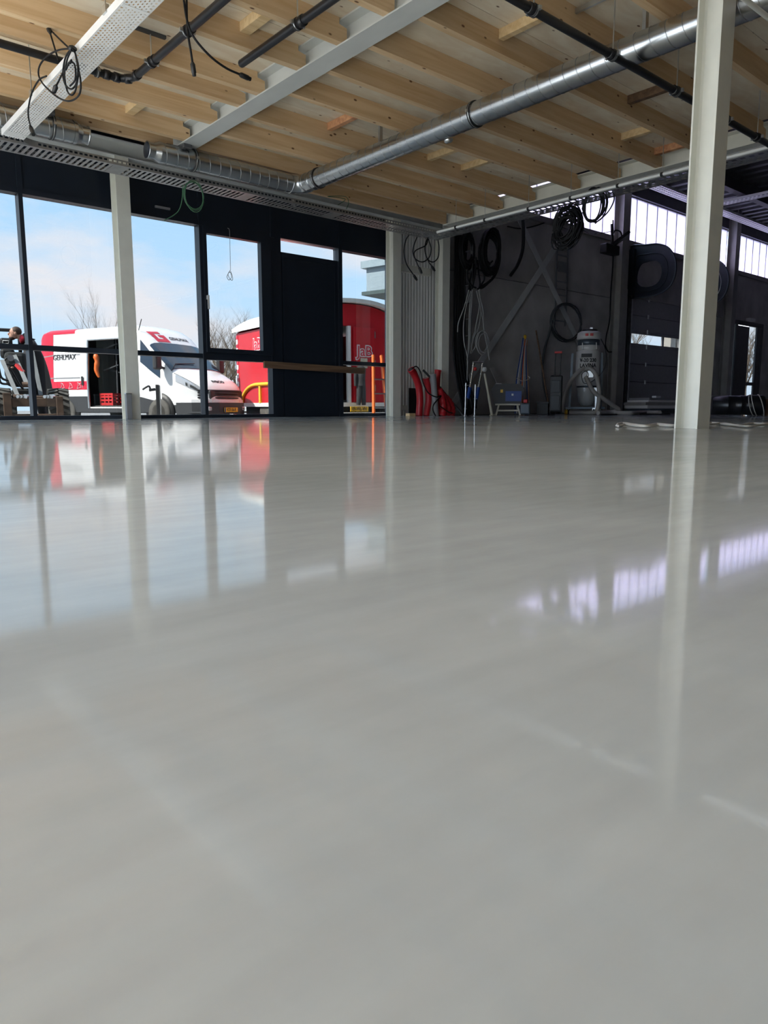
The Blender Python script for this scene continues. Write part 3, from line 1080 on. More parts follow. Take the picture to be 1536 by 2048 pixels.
XT = 1.973
c1 = thing('hanging_cable', 'black cable coil with connectors hooked over the perforated tray', 'cable', on_x(145, 97, XT))
for pth in ([(145, 97), (118, 100), (95, 112), (80, 130), (77, 148), (84, 165), (100, 182), (118, 196), (135, 202), (150, 198), (160, 185), (161, 160), (155, 130), (150, 105), (143, 97)],
            [(143, 97), (131, 115), (126, 145), (130, 168), (142, 178), (152, 168), (156, 140), (152, 112), (145, 97)],
            [(143, 99), (134, 120), (129, 150), (134, 180), (142, 190), (150, 183), (155, 160), (157, 135), (151, 108)],
            [(140, 172), (150, 160), (151, 138), (147, 126), (138, 126), (132, 140)],
            [(93, 152), (78, 160), (64, 185), (57, 215), (57, 235), (61, 252)],
            [(117, 122), (110, 98), (101, 68)],
            [(140, 98), (121, 80), (103, 62)],
            [(143, 120), (126, 145), (117, 163), (112, 172)]):
    MB().tube(spline([on_x(a, b, XT + (R_() - .5) * .04) for a, b in pth], 8), .0065, 8).build('wire', 'cable', c1)
for (a, b), (c, d) in (((60, 251), (67, 269)), ((101, 68), (93, 45)), ((113, 170), (108, 184))):
    p, q = on_x(a, b, XT), on_x(c, d, XT)
    MB().tube([p, p.lerp(q, .25), p.lerp(q, .3), q], [.008, .016, .018, .016], 10).build('plug', 'rubber', c1)
MB().ball(on_x(145, 97, XT), .03, 1.2, .8, .8, 1).build('tie', 'rubber', c1)

cable('hanging_cable', 'thin black cable dangling straight down from the joists', [on_y(373, -12, 5.05), on_y(374, 40, 5.05), on_y(377, 75, 5.05), on_y(382, 105, 5.05), on_y(385, 126, 5.05)], .008, 'cable', plug_r=.017)
cable('hanging_cable', 'black cable sagging sideways to a plug beside the capped pipe', [on_y(366, -12, 5.0), on_y(374, 40, 5.0), on_y(388, 75, 5.0), on_y(420, 112, 5.0), on_y(452, 136, 5.0), on_y(480, 149, 5.0)], .008, 'cable', plug_r=.018)
gc = coil('cable_coil', 'green cable ring hanging below the slotted tray', on_y(387, 392, 7.94), (1, 0, 0), (0, 0, 1), .118, .16, 3, .005, 'green_cable', .22,
          extra=[[on_y(366, 370, 7.94), on_y(364, 400, 7.94), on_y(358, 420, 7.94), on_y(345, 432, 7.94), on_y(328, 441, 7.94)]])
cable('cable_loop', 'thin green wire arched above the slotted tray', [on_y(676, 410, 8.21), on_y(690, 398, 8.21), on_y(655, 393, 8.21), on_y(690, 393, 8.21), on_y(697, 405, 8.21), on_y(693, 418, 8.21)], .004, 'green_cable', plug=False)
dw = cable('pendant_wire', 'grey wire with a knotted end hanging before the opening window', [on_y(455, 456, 9.965), on_y(459, 462, 9.95), on_y(460, 500, 9.95), on_y(461, 540, 9.95)], .0035, 'grey_cable', plug=False)
MB().tube(spline([on_y(461 + a, 540 + b, 9.95) for a, b in ((0, 0), (-4, 6), (-7, 14), (-3, 20), (2, 14), (0, 4), (3, 10), (4, 20), (-1, 18), (-5, 8), (1, 3))], 6), .004, 6).build('knot', 'grey_cable', dw)
# cables with plugs on the white panel
YP = 8.28
for lab, pth in (('first black cable with plug before the white panel, beside the column', [(818, 470), (811, 482), (808, 505), (813, 528), (827, 550)]),
                 ('second black looped cable with plug before the white panel', [(834, 474), (828, 490), (826, 505), (831, 518), (845, 524), (858, 515), (862, 498), (858, 482), (856, 474), (852, 490), (833, 500), (828, 508), (832, 522), (838, 535)]),
                 ('third black looped cable with thick plug before the white panel', [(876, 480), (878, 495), (876, 515), (866, 524), (855, 518), (850, 500), (852, 484), (857, 474), (851, 487), (850, 503), (856, 521), (863, 532)])):
    cable('hanging_cable', lab, [on_y(a, b, YP + (R_() - .5) * .05) for a, b in pth], .0085, 'cable', group='plug cables before the white panel', plug_r=.02)
# thick black hose hanging on the concrete wall
cable('hose', 'thick black hose end hanging straight before the concrete wall', [on_y(1046, 440, 9.6), on_y(1047, 470, 9.6), on_y(1045, 500, 9.6), on_y(1036, 528, 9.6), on_y(1021, 551, 9.6)], .034, 'cable', plug=False, cat='hose')
# coils under the dark tray
xb = 8.06
coil('cable_coil', 'dense round hank of black cable below the dark tray', on_x(1136, 455, xb), (0, 1, 0), (.15, 0, 1), .17, .20, 34, .009, 'cable', .75)
coil('cable_coil', 'open ring of black cable below the dark tray beside the floodlight', on_x(1188, 412, xb), (0, 1, 0), (0, 0, 1), .145, .19, 7, .009, 'cable', .35,
     extra=[[on_x(1225, 380, xb), on_x(1228, 400, xb), on_x(1215, 425, xb), on_x(1190, 447, xb)]])

wp0, wp1 = on_z(1484, -6, 2.55), on_z(1560, 54, 2.55)
cw = thing('conduit', 'pale conduit stub crossing before the duct in the top corner', 'conduit', wp0)
MB().tube([wp0, wp1], .016, 10).build('tube', 'white_steel', cw)
MB().tube([wp1, Vector((wp1.x, wp1.y, 3.18))], .005, 6).build('rod', 'galv', cw)

# ================================================================== THINGS IN THE ROOM
def px_tube(mb, pts, Y, r, seg=10, n=8):
    return mb.tube(spline([on_y(a, b, Y) for a, b in pts], n), r, seg)


# timber bar across the entrance door
pk = MB().bar(on_y(528, 729, 9.92), on_y(728, 742, 9.94), .045, .105).build('timber_bar', 'plank')
tag(pk, 'brown timber plank fixed across the black entrance door', 'plank')
tag(MB().cham(on_y(311, 410, 9.99), Vector(on_y(341, 420, 9.99)) + Vector((0, .035, 0)), .004).build('vent_plate', 'grey_pvc'), 'small grey plate on the dark panel over the glass', 'plate')
sb = thing('junction_post', 'short grey floor post beside the foot of the cream column', 'post', on_z(239, 838, 0))
a = on_z(239, 838, 0)
MB().cham((a.x - .04, 9.50, 0), (a.x + .035, 9.56, .33), .006).build('body', 'grey_pvc', sb)
MB().cham((a.x - .045, 9.495, .33), (a.x + .04, 9.565, .345), .004).build('cap', 'galv', sb)

# ------------------------------------------------------------------ red hoses and pipes leaning at the white panel
YH = 9.42


def hose_tube(name, label, pts, r, m, Y=YH, ribs=True, end_m=None, group=None):
    sp = spline([on_y(a, b, Y) for a, b in pts], 10)
    sp[0].z = max(sp[0].z, 0.0)
    t = thing(name, label, 'hose', sp[0], group=group)
    if ribs:
        fine, rr = [], []
        for i in range(len(sp) - 1):
            for k in range(3):
                fine.append(sp[i].lerp(sp[i + 1], k / 3)); rr.append(r * (1 + .045 * (1 if (3 * i + k) % 2 else -1)))
        fine.append(sp[-1]); rr.append(r)
        MB().tube(fine, rr, 16).build('hose_wall', m, t)
    else:
        MB().tube(sp, r, 18).build('hose_wall', m, t)
    d = (sp[-1] - sp[-2]).normalized()
    MB().lathe([(r * .82, 0), (r * 1.06, 0), (r * 1.06, .02), (r * .82, .02), (r * .82, .0)], sp[-1] - d * .012, d, 16).build('rim', m, t)
    MB().lathe([(0, .0), (r * .82, .0), (r * .82, .003)], sp[-1] + d * .001, d, 16).build('mouth', end_m or 'rubber', t)
    return t


hose_tube('suction_hose', 'tall curved red hose leaning by the white panel, nearest the column', [(838, 832), (840, 800), (837, 772), (829, 750), (822, 739)], .062, 'red_hose', group='red hoses')
hose_tube('suction_hose', 'shorter red hose with a pale open end beside the grey pipe', [(852, 832), (857, 803), (856, 778), (852, 757)], .058, 'red_hose', end_m='sandwich', group='red hoses')
hose_tube('suction_hose', 'red hose showing only its top behind the grey pipe', [(880, 832), (874, 790), (874, 762), (876, 741)], .060, 'red_hose', Y=9.52, group='red hoses')
gp = hose_tube('pipe', 'straight grey plastic pipe leaning between the red hoses', [(872, 832), (869, 790), (866, 749)], .055, 'grey_pvc', Y=9.32, ribs=False)
gp['category'] = 'pipe'
bag = thing('red_bag', 'crumpled red sleeve slumped on the floor beside the grey pipe', 'bag', on_z(893, 832, 0))
for k, pth in enumerate(([(884, 832), (887, 815), (884, 795), (880, 778)], [(893, 832), (896, 818), (891, 800), (884, 785)], [(902, 832), (904, 818), (899, 803), (890, 792)])):
    sp = spline([on_y(a, b, 9.30 + .03 * k) for a, b in pth], 6)
    nn = len(sp)
    MB().tube(sp, [.07 * (1 - .35 * i / nn) * (1 + .10 * sin(i * 2.1)) for i in range(nn)], 12).build('fold', 'red_hose', bag)
MB().tube(spline([on_y(a, b, 9.20) for a, b in ((880, 812), (888, 818), (897, 824), (905, 826))], 6), .010, 8).build('strap', 'cable', bag)
cable('hose', 'black strap hose looped over the red hoses', [on_y(824, 737, 9.34), on_y(833, 733, 9.34), on_y(841, 744, 9.3), on_y(846, 765, 9.26), on_y(856, 785, 9.24), on_y(872, 794, 9.22), on_y(882, 792, 9.24), on_y(868, 808, 9.24), on_y(866, 820, 9.24), on_y(871, 831.5, 9.24)], .011, 'cable', plug=False, cat='hose')
dr = MB().tube([on_y(846, 740, 9.75), on_y(880, 775, 9.6), on_y(926, 831, 9.25)], .020, 8).build('rod', 'dark_grey')
tag(dr, 'dark rod slanting from the hoses down to the floor', 'rod')
bp = MB().cham(on_y(818, 776, 9.72), Vector(on_y(834, 831, 9.72)) + Vector((0, .02, 0)), .004).build('rubber_plate', 'rubber')
tag(bp, 'black rubber plate standing behind the tall red hose', 'plate')
wblk = on_y(822, 832, 9.3)
tag(MB().cham((wblk.x - .08, 9.25, 0), (wblk.x + .06, 9.35, .05), .004).build('timber_block', 'blocking'), 'small pale timber offcut by the red hose', 'offcut')

# ------------------------------------------------------------------ stakes and water manifold
for lab, p0, p1 in (('thin galvanised stake with pins standing left of its twin', (930, 832), (930, 766)), ('thin galvanised stake with pins closer to the toolbox', (949, 832), (950, 769))):
    b = on_z(*p0, 0)
    t = thing('stake', lab, 'stake', b, group='galvanised stakes')
    top = on_y(*p1, b.y)
    top.x, top.y = b.x + .01, b.y
    MB().tube([b, top], .013, 8).build('rod', 'galv', t)
    for f, dx in ((.22, .03), (.55, .035), (.93, .05)):
        c = b.lerp(top, f)
        MB().tube([c - RIGHT * .02, c + RIGHT * dx], .007, 6).build('pin', 'galv', t)
    MB().lathe([(.03, 0), (.03, .012), (.014, .02)], b, (0, 0, 1), 12).build('foot', 'galv', t)

YM = 9.15
mf = thing('water_manifold', 'temporary water manifold of chrome pipes with red and blue valves', 'manifold', on_z(950, 830, 0))
for pth in ([(935, 800), (940, 775), (944, 750), (947, 726)], [(952, 802), (957, 775), (962, 750), (965, 726)]):
    sp = [on_y(a, b, YM) for a, b in pth]
    g = Vector((sp[0].x - .06, sp[0].y, 0.0))
    MB().tube(spline([g, sp[0], sp[0].lerp(sp[1], .4)], 6), .026, 10).build('hose', 'cable', mf)
    MB().tube([sp[0].lerp(sp[1], .1), sp[1]], .034, 12).build('sleeve', 'blue', mf)
    MB().tube(sp[1:], .020, 10).build('pipe', 'brass', mf)
    for f in (.2, .55, .9):
        c = sp[1].lerp(sp[-1], f)
        MB().ball(c, .032, 1, 1, .7, 1).build('fitting', 'brass', mf)
MB().tube([on_y(946, 725, YM), on_y(966, 725, YM)], .018, 10).build('crossbar', 'brass', mf)
v = on_y(950, 738, YM - .03)
MB().lathe([(.035, 0), (.035, .015), (.012, .03)], v, (0, -1, 0), 14).build('valve_wheel', 'red', mf)
g = on_y(968, 739, YM - .03)
MB().lathe([(.045, 0), (.045, .03), (.0, .032)], g, (-.4, -1, 0), 18).build('gauge', 'text_white', mf)
MB().tube([on_y(969, 747, YM), on_y(977, 790, YM - .02)], .022, 10).tube([on_y(977, 790, YM - .02), on_y(984, 831, YM - .05)], .026, 10).build('leg', 'beige', mf)
MB().bar(on_y(980, 831, YM - .05), on_y(990, 829, YM - .05), .03, .02).build('foot', 'beige', mf)


# camera-facing local frame: x = picture right, z up, for machines turned towards the lens
def facing(name, label, cat, base_px, S, group=None):
    b = on_z(*base_px, 0)
    th = math.atan((base_px[0] - 768) * cos(PITCH) / F_PX)
    t = thing(name, label, cat, b, rotz=-YAW - th, group=group, local=True)
    d = (b - CAM).dot(Vector((FWD.x, FWD.y, 0)).normalized())
    k = F_PX / cos(PITCH) / d
    return t, (lambda px, py, y=0.0: Vector(((px - base_px[0]) / k * cos(th), y, (base_px[1] - py) / k))), 1 / k


# ------------------------------------------------------------------ toolbox on a small trestle
st, L, s = facing('step_stool', 'small worn work stool under the blue and black toolbox', 'stool', (1013, 830), 1)
MB().cham(L(990, 811, -.13), L(1040, 807.5, .13), .006).build('seat', 'beige', st)
for px, dx in ((997, -5), (1034, 6)):
    for yy in (-.11, .11):
        MB().bar(L(px, 811, yy), L(px + dx, 830, yy * 1.3), .03, .03, up=(0, 1, 0)).build('leg', 'beige', st)
MB().bar(L(994, 821, -.12), L(1037, 821, -.12), .02, .03).build('stretcher', 'beige', st)
tb, L, s = facing('toolbox', 'blue and black toolbox with carry lid resting on the stool', 'toolbox', (1013, 830), 1)
MB().prism([(L(987, 0).x, L(0, 807.4).z), (L(1041, 0).x, L(0, 807.4).z), (L(1046, 0).x, L(0, 778).z), (L(982, 0).x, L(0, 778).z)], (0, -.12, 0), (1, 0, 0), (0, 0, 1), (0, .24, 0)).build('body', 'black_plastic', tb)
MB().cham(L(1010, 803, -.128), L(1042, 783, -.118), .005).build('blue_panel', 'blue', tb)
MB().prism([(L(981, 0).x, L(0, 778).z), (L(1047, 0).x, L(0, 778).z), (L(1040, 0).x, L(0, 769).z), (L(990, 0).x, L(0, 769).z)], (0, -.13, 0), (1, 0, 0), (0, 0, 1), (0, .26, 0)).build('lid', 'black_plastic', tb)
MB().cham(L(990, 770.5, -.06), L(1002, 768, .02), .004).build('handle', 'text_white', tb)
MB().cham(L(1000, 786, -.128), L(1005, 780, -.12), .002).build('latch', 'yellow', tb)
MB().cham(L(1022, 792, -.132), L(1026, 788, -.126), .002).build('sticker', 'text_white', tb)
for lab, px in (('red clamp handle under the toolbox, further from the cables', 986), ('red clamp handle under the toolbox front', 996)):
    t, L2, s = facing('clamp', lab, 'clamp', (px, 828), 1)
    MB().tube(spline([L2(px - 2, 828, -.16), L2(px - 4, 812, -.16), L2(px, 800, -.16), L2(px + 3, 795, -.16)], 6), .02, 8).build('grip', 'red', t)
    MB().tube([L2(px + 3, 795, -.16), L2(px + 6, 790, -.14)], .012, 8).build('jaw', 'dark_grey', t)
t, L2, s = facing('jerry_can', 'small dark teal can on the floor behind the stool', 'can', (1050, 830.5), 1)
MB().cham(L2(1040, 829, -.1), L2(1060, 806, .1), .03).build('body', 'vac_frame', t)
MB().cham(L2(1046, 806, -.03), L2(1054, 799, .03), .01).build('cap', 'red', t)
MB().tube([L2(1054, 806, .02), L2(1058, 802, .02), L2(1060, 808, .02)], .01, 6).build('handle', 'dark_grey', t)
t, L2, s = facing('support_leg', 'red metal prop leaning at the stool', 'prop', (1052, 830), 1)
MB().bar(L2(1041, 808, -.14), L2(1052, 830, -.22), .022, .022).build('bar', 'red', t)
MB().bar(L2(1049, 829, -.22), L2(1056, 829, -.22), .03, .016).build('foot', 'black_plastic', t)
# grey board leaning against the wall behind the toolbox
gb = MB().prism([(0, 0), (.28, -.33), (.20, -.44), (-.12, -.02)], on_y(988, 735, 9.86), (1, 0, 0), (0, 0, 1), (0, .012, 0)).build('board', 'concrete')
gb.location = (0, 0, 0)
tag(gb, 'grey offcut board fixed on the wall behind the toolbox', 'board')

# ------------------------------------------------------------------ bundle of coloured conduits leaning on the wall
cols = [('blue', .0), ('text_white', .0), ('grey_cable', 0), ('blue', 0), ('orange', 0), ('text_white', 0), ('grey_cable', 0), ('blue', 0), ('cardboard', 0)]
tb_ = thing('conduit_bundle', 'bound bundle of blue and white conduits leaning on the concrete wall', 'conduit bundle', on_z(1045, 828, 0))
for k, (m, _) in enumerate(cols):
    a0, a1, a2 = 1030 + k * 3.6, 1033 + k * 2.9, 1043 + k * 1.3
    p = [Vector(on_y(a0, 824, 9.5)), on_y(a1, 760, 9.62), on_y(a2, 700, 9.75), on_y(1046 + k * 1.1, 676 + (k * 7) % 13, 9.84)]
    p[0].z = 0.02
    MB().tube(spline(p, 6), .011, 6).build('tube', m, tb_)
MB().tube(spline([on_y(1034, 757, 9.56), on_y(1046, 762, 9.54), on_y(1060, 756, 9.56), on_y(1048, 750, 9.7), on_y(1034, 757, 9.56)], 6), .008, 6).build('binding', 'white_cable', tb_)
MB().ball(on_y(1050, 674, 9.84), .035, 1, 1, 1.6, 1).build('tip', 'yellow', tb_)

bs = thing('broom', 'broom with a long brown stick leaning on the concrete wall', 'broom', on_z(1098, 829, 0))
MB().tube([on_y(1072, 661, 9.93), on_y(1099, 822, 9.45)], .017, 8).build('stick', 'plank', bs)
b = on_y(1099, 824, 9.45)
MB().cham((b.x - .16, b.y - .035, .045), (b.x + .16, b.y + .035, .09), .01).build('head', 'plank', bs)
MB().box((b.x - .15, b.y - .03, 0), (b.x + .15, b.y + .03, .045)).build('bristles', 'rubber', bs)

# black trolley case with a red pull handle
tc_, L, s = facing('trolley_case', 'black wheeled case with a red-topped pull handle', 'case', (1110, 830), 1)
MB().cham(L(1098, 824, -.12), L(1123, 752, .14), .03).build('body', 'black_plastic', tc_)
MB().cham(L(1101, 786, -.135), L(1118, 762, -.115), .012).build('front_panel', 'dark_grey', tc_)
MB().cham(L(1101, 820, -.135), L(1118, 792, -.115), .012).build('front_panel', 'dark_grey', tc_)
for px in (1107, 1118):
    MB().tube([L(px, 752, .1), L(px, 708, .1)], .010, 8).build('handle_rod', 'black_plastic', tc_)
MB().cham(L(1105, 708.5, .085), L(1120, 704.5, .115), .006).build('grip', 'red', tc_)
for px in (1100, 1121):
    MB().lathe([(.035, -.02), (.045, -.01), (.045, .01), (.035, .02)], L(px, 824, .1), (1, 0, 0), 14).build('wheel', 'rubber', tc_)
bx, L, s = facing('crate', 'low black crate on the floor beside the broom', 'crate', (1084, 829), 1)
MB().cham(L(1073, 829, -.12), L(1096, 806, .12), .01).build('body', 'black_plastic', bx)
MB().cham(L(1072, 808, -.13), L(1097, 804, .13), .006).build('rim', 'dark_grey', bx)

# ------------------------------------------------------------------ industrial vacuum cleaner
vc, L, s = facing('vacuum_cleaner', 'tall grey industrial vacuum cleaner with a long hose', 'vacuum cleaner', (1172, 829), 1)
W = lambda px: (px) * s
Zp = lambda py: (829 - py) * s
cx = 0.0
prof = [(W(20), Zp(774)), (W(22), Zp(768)), (W(23.5), Zp(756)), (W(23.5), Zp(706)), (W(20), Zp(704)), (W(20), Zp(696))]
MB().lathe([(0.02, Zp(775))] + prof + [(0.02, Zp(696))], (cx, 0, 0), (0, 0, 1), 36).build('drum', 'vac', vc)
MB().lathe([(W(20.5), Zp(704)), (W(21.5), Zp(702)), (W(21.5), Zp(696)), (W(20), Zp(693))], (cx, 0, 0), (0, 0, 1), 36).build('filter_ring', 'vac', vc)
MB().lathe([(W(19), Zp(695)), (W(21), Zp(694)), (W(21), Zp(684)), (W(19), Zp(683))], (cx, 0, 0), (0, 0, 1), 36).build('dark_band', 'vac_frame', vc)
hd = MB().lathe([(W(22), Zp(683)), (W(23.5), Zp(681)), (W(22), Zp(670)), (W(17), Zp(667)), (0, Zp(666.5))], (cx, 0, 0), (0, 0, 1), 36).build('head', 'vac', vc)
MB().lathe([(W(14), Zp(667.5)), (W(15), Zp(664)), (W(12), Zp(663)), (0, Zp(662.5))], (cx + W(1), 0, 0), (0, 0, 1), 24).build('top_cap', 'rubber', hd)
MB().cham((W(1), -.04, Zp(664)), (W(7), .04, Zp(659)), .008).build('handle', 'galv', hd)
for px in (-4, 5):
    MB().cham((W(px - 3), -W(23.8), Zp(677.5)), (W(px + 3), -W(21.5), Zp(672.5)), .003).build('switch', 'red', hd)
MB().cham((W(-1.2), -W(24.0), Zp(678)), (W(2), -W(21.5), Zp(672)), .003).build('switch_plate', 'beige', hd)
MB().cham((W(-13), -W(24.2), Zp(718)), (W(7), -W(21), Zp(711)), .006).build('recess_handle', 'rubber', vc)
for px, a in ((-12, 0), (14, 0)):
    MB().bar((W(px), -W(19), Zp(690)), (W(px + 1), -W(21), Zp(703)), .02, .02).build('latch', 'galv', vc)
# lettering bent over the drum front
for body, py, size in (('V-20 230', 724, .098), ('LAVINA', 734, .105)):
    o = text('lettering', body, size, 'text_black', vc, (0, 0, 0), basis((1, 0, 0), (0, 0, 1)), .002, .004, 1.0)
    for vtx in o.data.vertices:
        r = W(23.7)
        an = vtx.co.x * .95 / r
        vtx.co = Vector((r * sin(an) , -r * cos(an) - .001, Zp(py) + vtx.co.z))
MB().cham((W(-10), -W(24.4), Zp(758)), (W(-1), -W(22.5), Zp(737)), .004).build('inlet_plate', 'text_white', vc)
MB().cham((W(0), -W(24.2), Zp(757)), (W(11), -W(22.6), Zp(744)), .003).build('type_plate', 'galv', vc)
MB().lathe([(W(19), Zp(776)), (W(20.5), Zp(775)), (W(20.5), Zp(772)), (W(19), Zp(771))], (cx, 0, 0), (0, 0, 1), 30).build('bag_ring', 'vac_frame', vc)
bm_ = MB()
bp_ = [(.02, Zp(812)), (W(10), Zp(811)), (W(15), Zp(803)), (W(18), Zp(790)), (W(19), Zp(780)), (W(19.5), Zp(776))]
bm_.lathe(bp_, (cx, 0, 0), (0, 0, 1), 26)
bm_.v = [(x * (1 + .10 * sin(7 * math.atan2(y, x) + z * 20)), y * (1 + .10 * sin(7 * math.atan2(y, x) + z * 20)), z) for x, y, z in bm_.v]
bm_.build('dust_bag', 'bag', vc)
fr = MB()
for px in (-33, 28):
    fr.bar((W(px), .05, Zp(815)), (W(px * .92), .05, Zp(708)), .045, .05, up=(0, 1, 0))
fr.build('upright', 'vac_frame', vc)
MB().bar((W(-40), -.05, Zp(816)), (W(34), -.05, Zp(816)), .05, .04).bar((W(-40), .28, Zp(816)), (W(34), .28, Zp(816)), .05, .04).bar((W(-38), -.05, Zp(816)), (W(-38), .28, Zp(816)), .05, .04).bar((W(33), -.05, Zp(816)), (W(33), .28, Zp(816)), .05, .04).build('base_frame', 'vac_frame', vc)
MB().bar((W(19), -W(24), Zp(818)), (W(17), -W(24), Zp(782)), .05, .05, up=(0, 1, 0)).cham((W(12), -W(26), Zp(784)), (W(23), -W(21), Zp(776)), .01).build('lever', 'galv', vc)
for px, yy in ((-36, -.05), (14, -.20), (30, .26), (-34, .26)):
    wv = MB().lathe([(.045, -.02), (.058, -.012), (.058, .012), (.045, .02)], (W(px), yy, .058), (1, .2, 0), 16).build('caster', 'rubber', vc)
    MB().bar((W(px), yy, .06), (W(px), yy, Zp(816)), .05, .03).build('fork', 'galv', wv)
MB().tube(spline([(W(-3), -W(24), Zp(756)), (W(2), -W(30), Zp(766)), (W(12), -W(34), Zp(784)), (W(30), -W(28), Zp(797)), (W(52), -.1, Zp(812)), (W(62), 0, Zp(820)), (W(50), .1, .05), (W(30), 0, .05)], 8), .042, 12).build('hose', 'hose_grey', vc)
MB().tube(spline([(W(-7), -W(26), Zp(740)), (W(-18), -W(30), Zp(746)), (W(-34), -W(32), Zp(770)), (W(-43), -W(34), Zp(800)), (W(-44), -W(35), .10), (W(-40), -W(35), .05)], 8), .042, 12).build('hose', 'hose_grey', vc)
MB().tube(spline([(W(-7), -W(25), Zp(741)), (W(6), -W(29), Zp(741)), (W(17), -W(31), Zp(756)), (W(23), -W(31), Zp(785)), (W(22), -W(30), Zp(812)), (W(16), -W(30), .05), (W(-10), -W(30), .045), (W(-32), -W(33), .045)], 8), .042, 12).build('hose', 'hose_grey', vc)
MB().lathe([(.042, 0), (.05, .01), (.05, .05), (.042, .06)], (W(-41), -W(35), .055), (1, 0, 0), 14).build('hose_cuff', 'yellow', vc)
MB().tube(spline([(W(22), -.05, Zp(681)), (W(31), -.1, Zp(700)), (W(34), -.1, Zp(725)), (W(28), -W(22), Zp(746)), (W(10), -W(25), Zp(764)), (W(-6), -W(25), Zp(768)), (W(-11), -W(25), Zp(752)), (W(-4), -W(25.5), Zp(745)), (W(2), -W(25), Zp(752)), (W(-4), -W(25), Zp(765))], 8), .007, 6).build('power_cord', 'cable', vc)
MB().ball((W(5), -W(24), Zp(774)), .03, 1, .6, 1.2, 1).build('valve_knob', 'red', vc)

# hose on the floor behind the vacuum, and cables
cable('hose', 'grey suction hose lying on the floor before the sectional door', [on_z(1196, 826, .04), on_z(1225, 825.5, .04), on_z(1262, 825.8, .04), on_z(1290, 824.8, .04), on_z(1320, 825.2, .04)], .04, 'hose_grey', plug=False, cat='hose')
cable('floor_cable', 'black cable lying on the floor before the sectional door', [on_z(1202, 829.0, .012), on_z(1232, 828.5, .012), on_z(1262, 826.5, .012), on_z(1290, 828.5, .012), on_z(1340, 828.0, .012)], .012, 'cable', plug=False)
wc = thing('floor_cable', 'pair of white cables snaking over the floor behind the lone column', 'cable', on_z(1232, 849, .01))
for pth in ([(1233, 851), (1238, 846.5), (1250, 846), (1268, 849), (1290, 851), (1312, 847.5), (1335, 849.5), (1360, 851), (1395, 848), (1425, 845.5), (1455, 849), (1480, 850), (1505, 846.5), (1530, 847.5), (1560, 845)],
            [(1236, 852), (1250, 849), (1270, 851.5), (1295, 852.5), (1315, 850.5), (1340, 851.5), (1365, 851), (1398, 850), (1428, 848), (1450, 847), (1478, 851.5), (1500, 852.5), (1520, 850), (1545, 848)]):
    MB().tube(spline([on_z(a, b, .013) for a, b in pth], 8), .0085, 8).build('wire', 'white_cable', wc)

# stack of boards and a green pallet before the sectional door
sp_ = thing('board_stack', 'low stack of dusty boards on the floor before the sectional door', 'boards', on_z(1325, 828, 0))
b0, b1 = on_z(1300, 828, 0), on_z(1372, 828, 0)
yy = b0.y
x0, x1 = b0.x, b0.x + 2.3
for k, (m, z, dx) in enumerate((('dark_grey', .0, 0), ('blue', .07, .03), ('sandwich', .12, -.05), ('hose_grey', .19, -.1), ('sandwich', .26, .05), ('grey_pvc', .31, .12))):
    MB().cham((x0 + dx, yy - .0 + .02 * k, z), (x1 + dx * .5, yy + .6, z + (.068 if k in (0, 2, 3) else .045)), .008).build('board', 'vac_frame' if m == 'blue' else m, sp_)
MB().cham((x0 + .4, yy + .1, .357), (x0 + .62, yy + .2, .40), .01).build('packet', 'text_white', sp_)

# black duct spool lying on the floor at the edge
ds, L, s = facing('duct_section', 'black round duct length lying on the floor', 'duct', (1470, 831), 1)
rr = .172
MB().lathe([(rr * .9, -.40), (rr, -.40), (rr, -.15), (rr * 1.02, -.145), (rr * 1.02, -.125), (rr, -.12), (rr, .06), (rr * 1.03, .065), (rr * 1.03, .09), (rr, .095), (rr, .17), (rr * 1.06, .20), (rr * 1.05, .42), (rr * .95, .46), (rr * .9, .46)], (0, 0, rr * 1.06), (1, .12, 0), 40).build('shell', 'blackpipe', ds)
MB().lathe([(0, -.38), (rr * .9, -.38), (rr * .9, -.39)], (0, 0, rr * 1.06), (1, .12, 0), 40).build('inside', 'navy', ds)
for xx, rt in ((.30, 1.09), (.40, 1.10), (.26, 1.07)):
    an = [2 * pi * k / 24 for k in range(25)]
    MB().tube([(xx + .06 * sin(a + xx * 9), rr * rt * cos(a), rr * 1.06 + rr * rt * sin(a)) for a in an], .008, 6).build('strap', 'white_cable', ds)
br = thing('cardboard_box', 'brown box at the edge beside the black duct length', 'box', on_z(1549, 831, 0), local=True, rotz=-YAW)
MB().cham((-.17, -.15, 0), (.25, .15, .29), .006).build('body', 'cardboard', br)
MB().box((-.01, -.153, .0), (.05, -.15, .29)).build('tape', 'beige', br)

# ------------------------------------------------------------------ sectional door with side consoles
d2 = struct('door_2', 'grey sectional door with a strip window', (16.7, YI, 0))
zs = [0.0, .42, .86, 1.30, 1.73, 2.03, 2.44, 2.86]
zs = [0.0, .34, .79, 1.24, 1.68, 2.06, 2.44, 2.86]
for k, (a, b) in enumerate(zip(zs[:-1], zs[1:])):
    if k == 4:
        MB().box((16.72, YI + .02, a), (19.38, YI + .06, a + .07)).box((16.72, YI + .02, b - .07), (19.38, YI + .06, b)).box((16.72, YI + .02, a + .07), (16.78, YI + .06, b - .07)).box((19.32, YI + .02, a + .07), (19.38, YI + .06, b - .07)).box((18.42, YI + .02, a + .07), (18.50, YI + .06, b - .07)).build('window_section', 'doorpanel', d2)
        for xa, xb_ in ((16.78, 18.42), (18.50, 19.32)):
            MB().box((xa, YI + .04, a + .07), (xb_, YI + .046, b - .07)).build('pane', 'glass', d2)
    else:
        MB().cham((16.72, YI + .02, a + .006), (19.38, YI + .06, b - .006), .012).build('section', 'doorpanel', d2)
    for xx in (17.6,):
        MB().cham((xx, YI + .0, b - .05), (xx + .06, YI + .022, b + .05), .006).build('hinge', 'galv', d2)
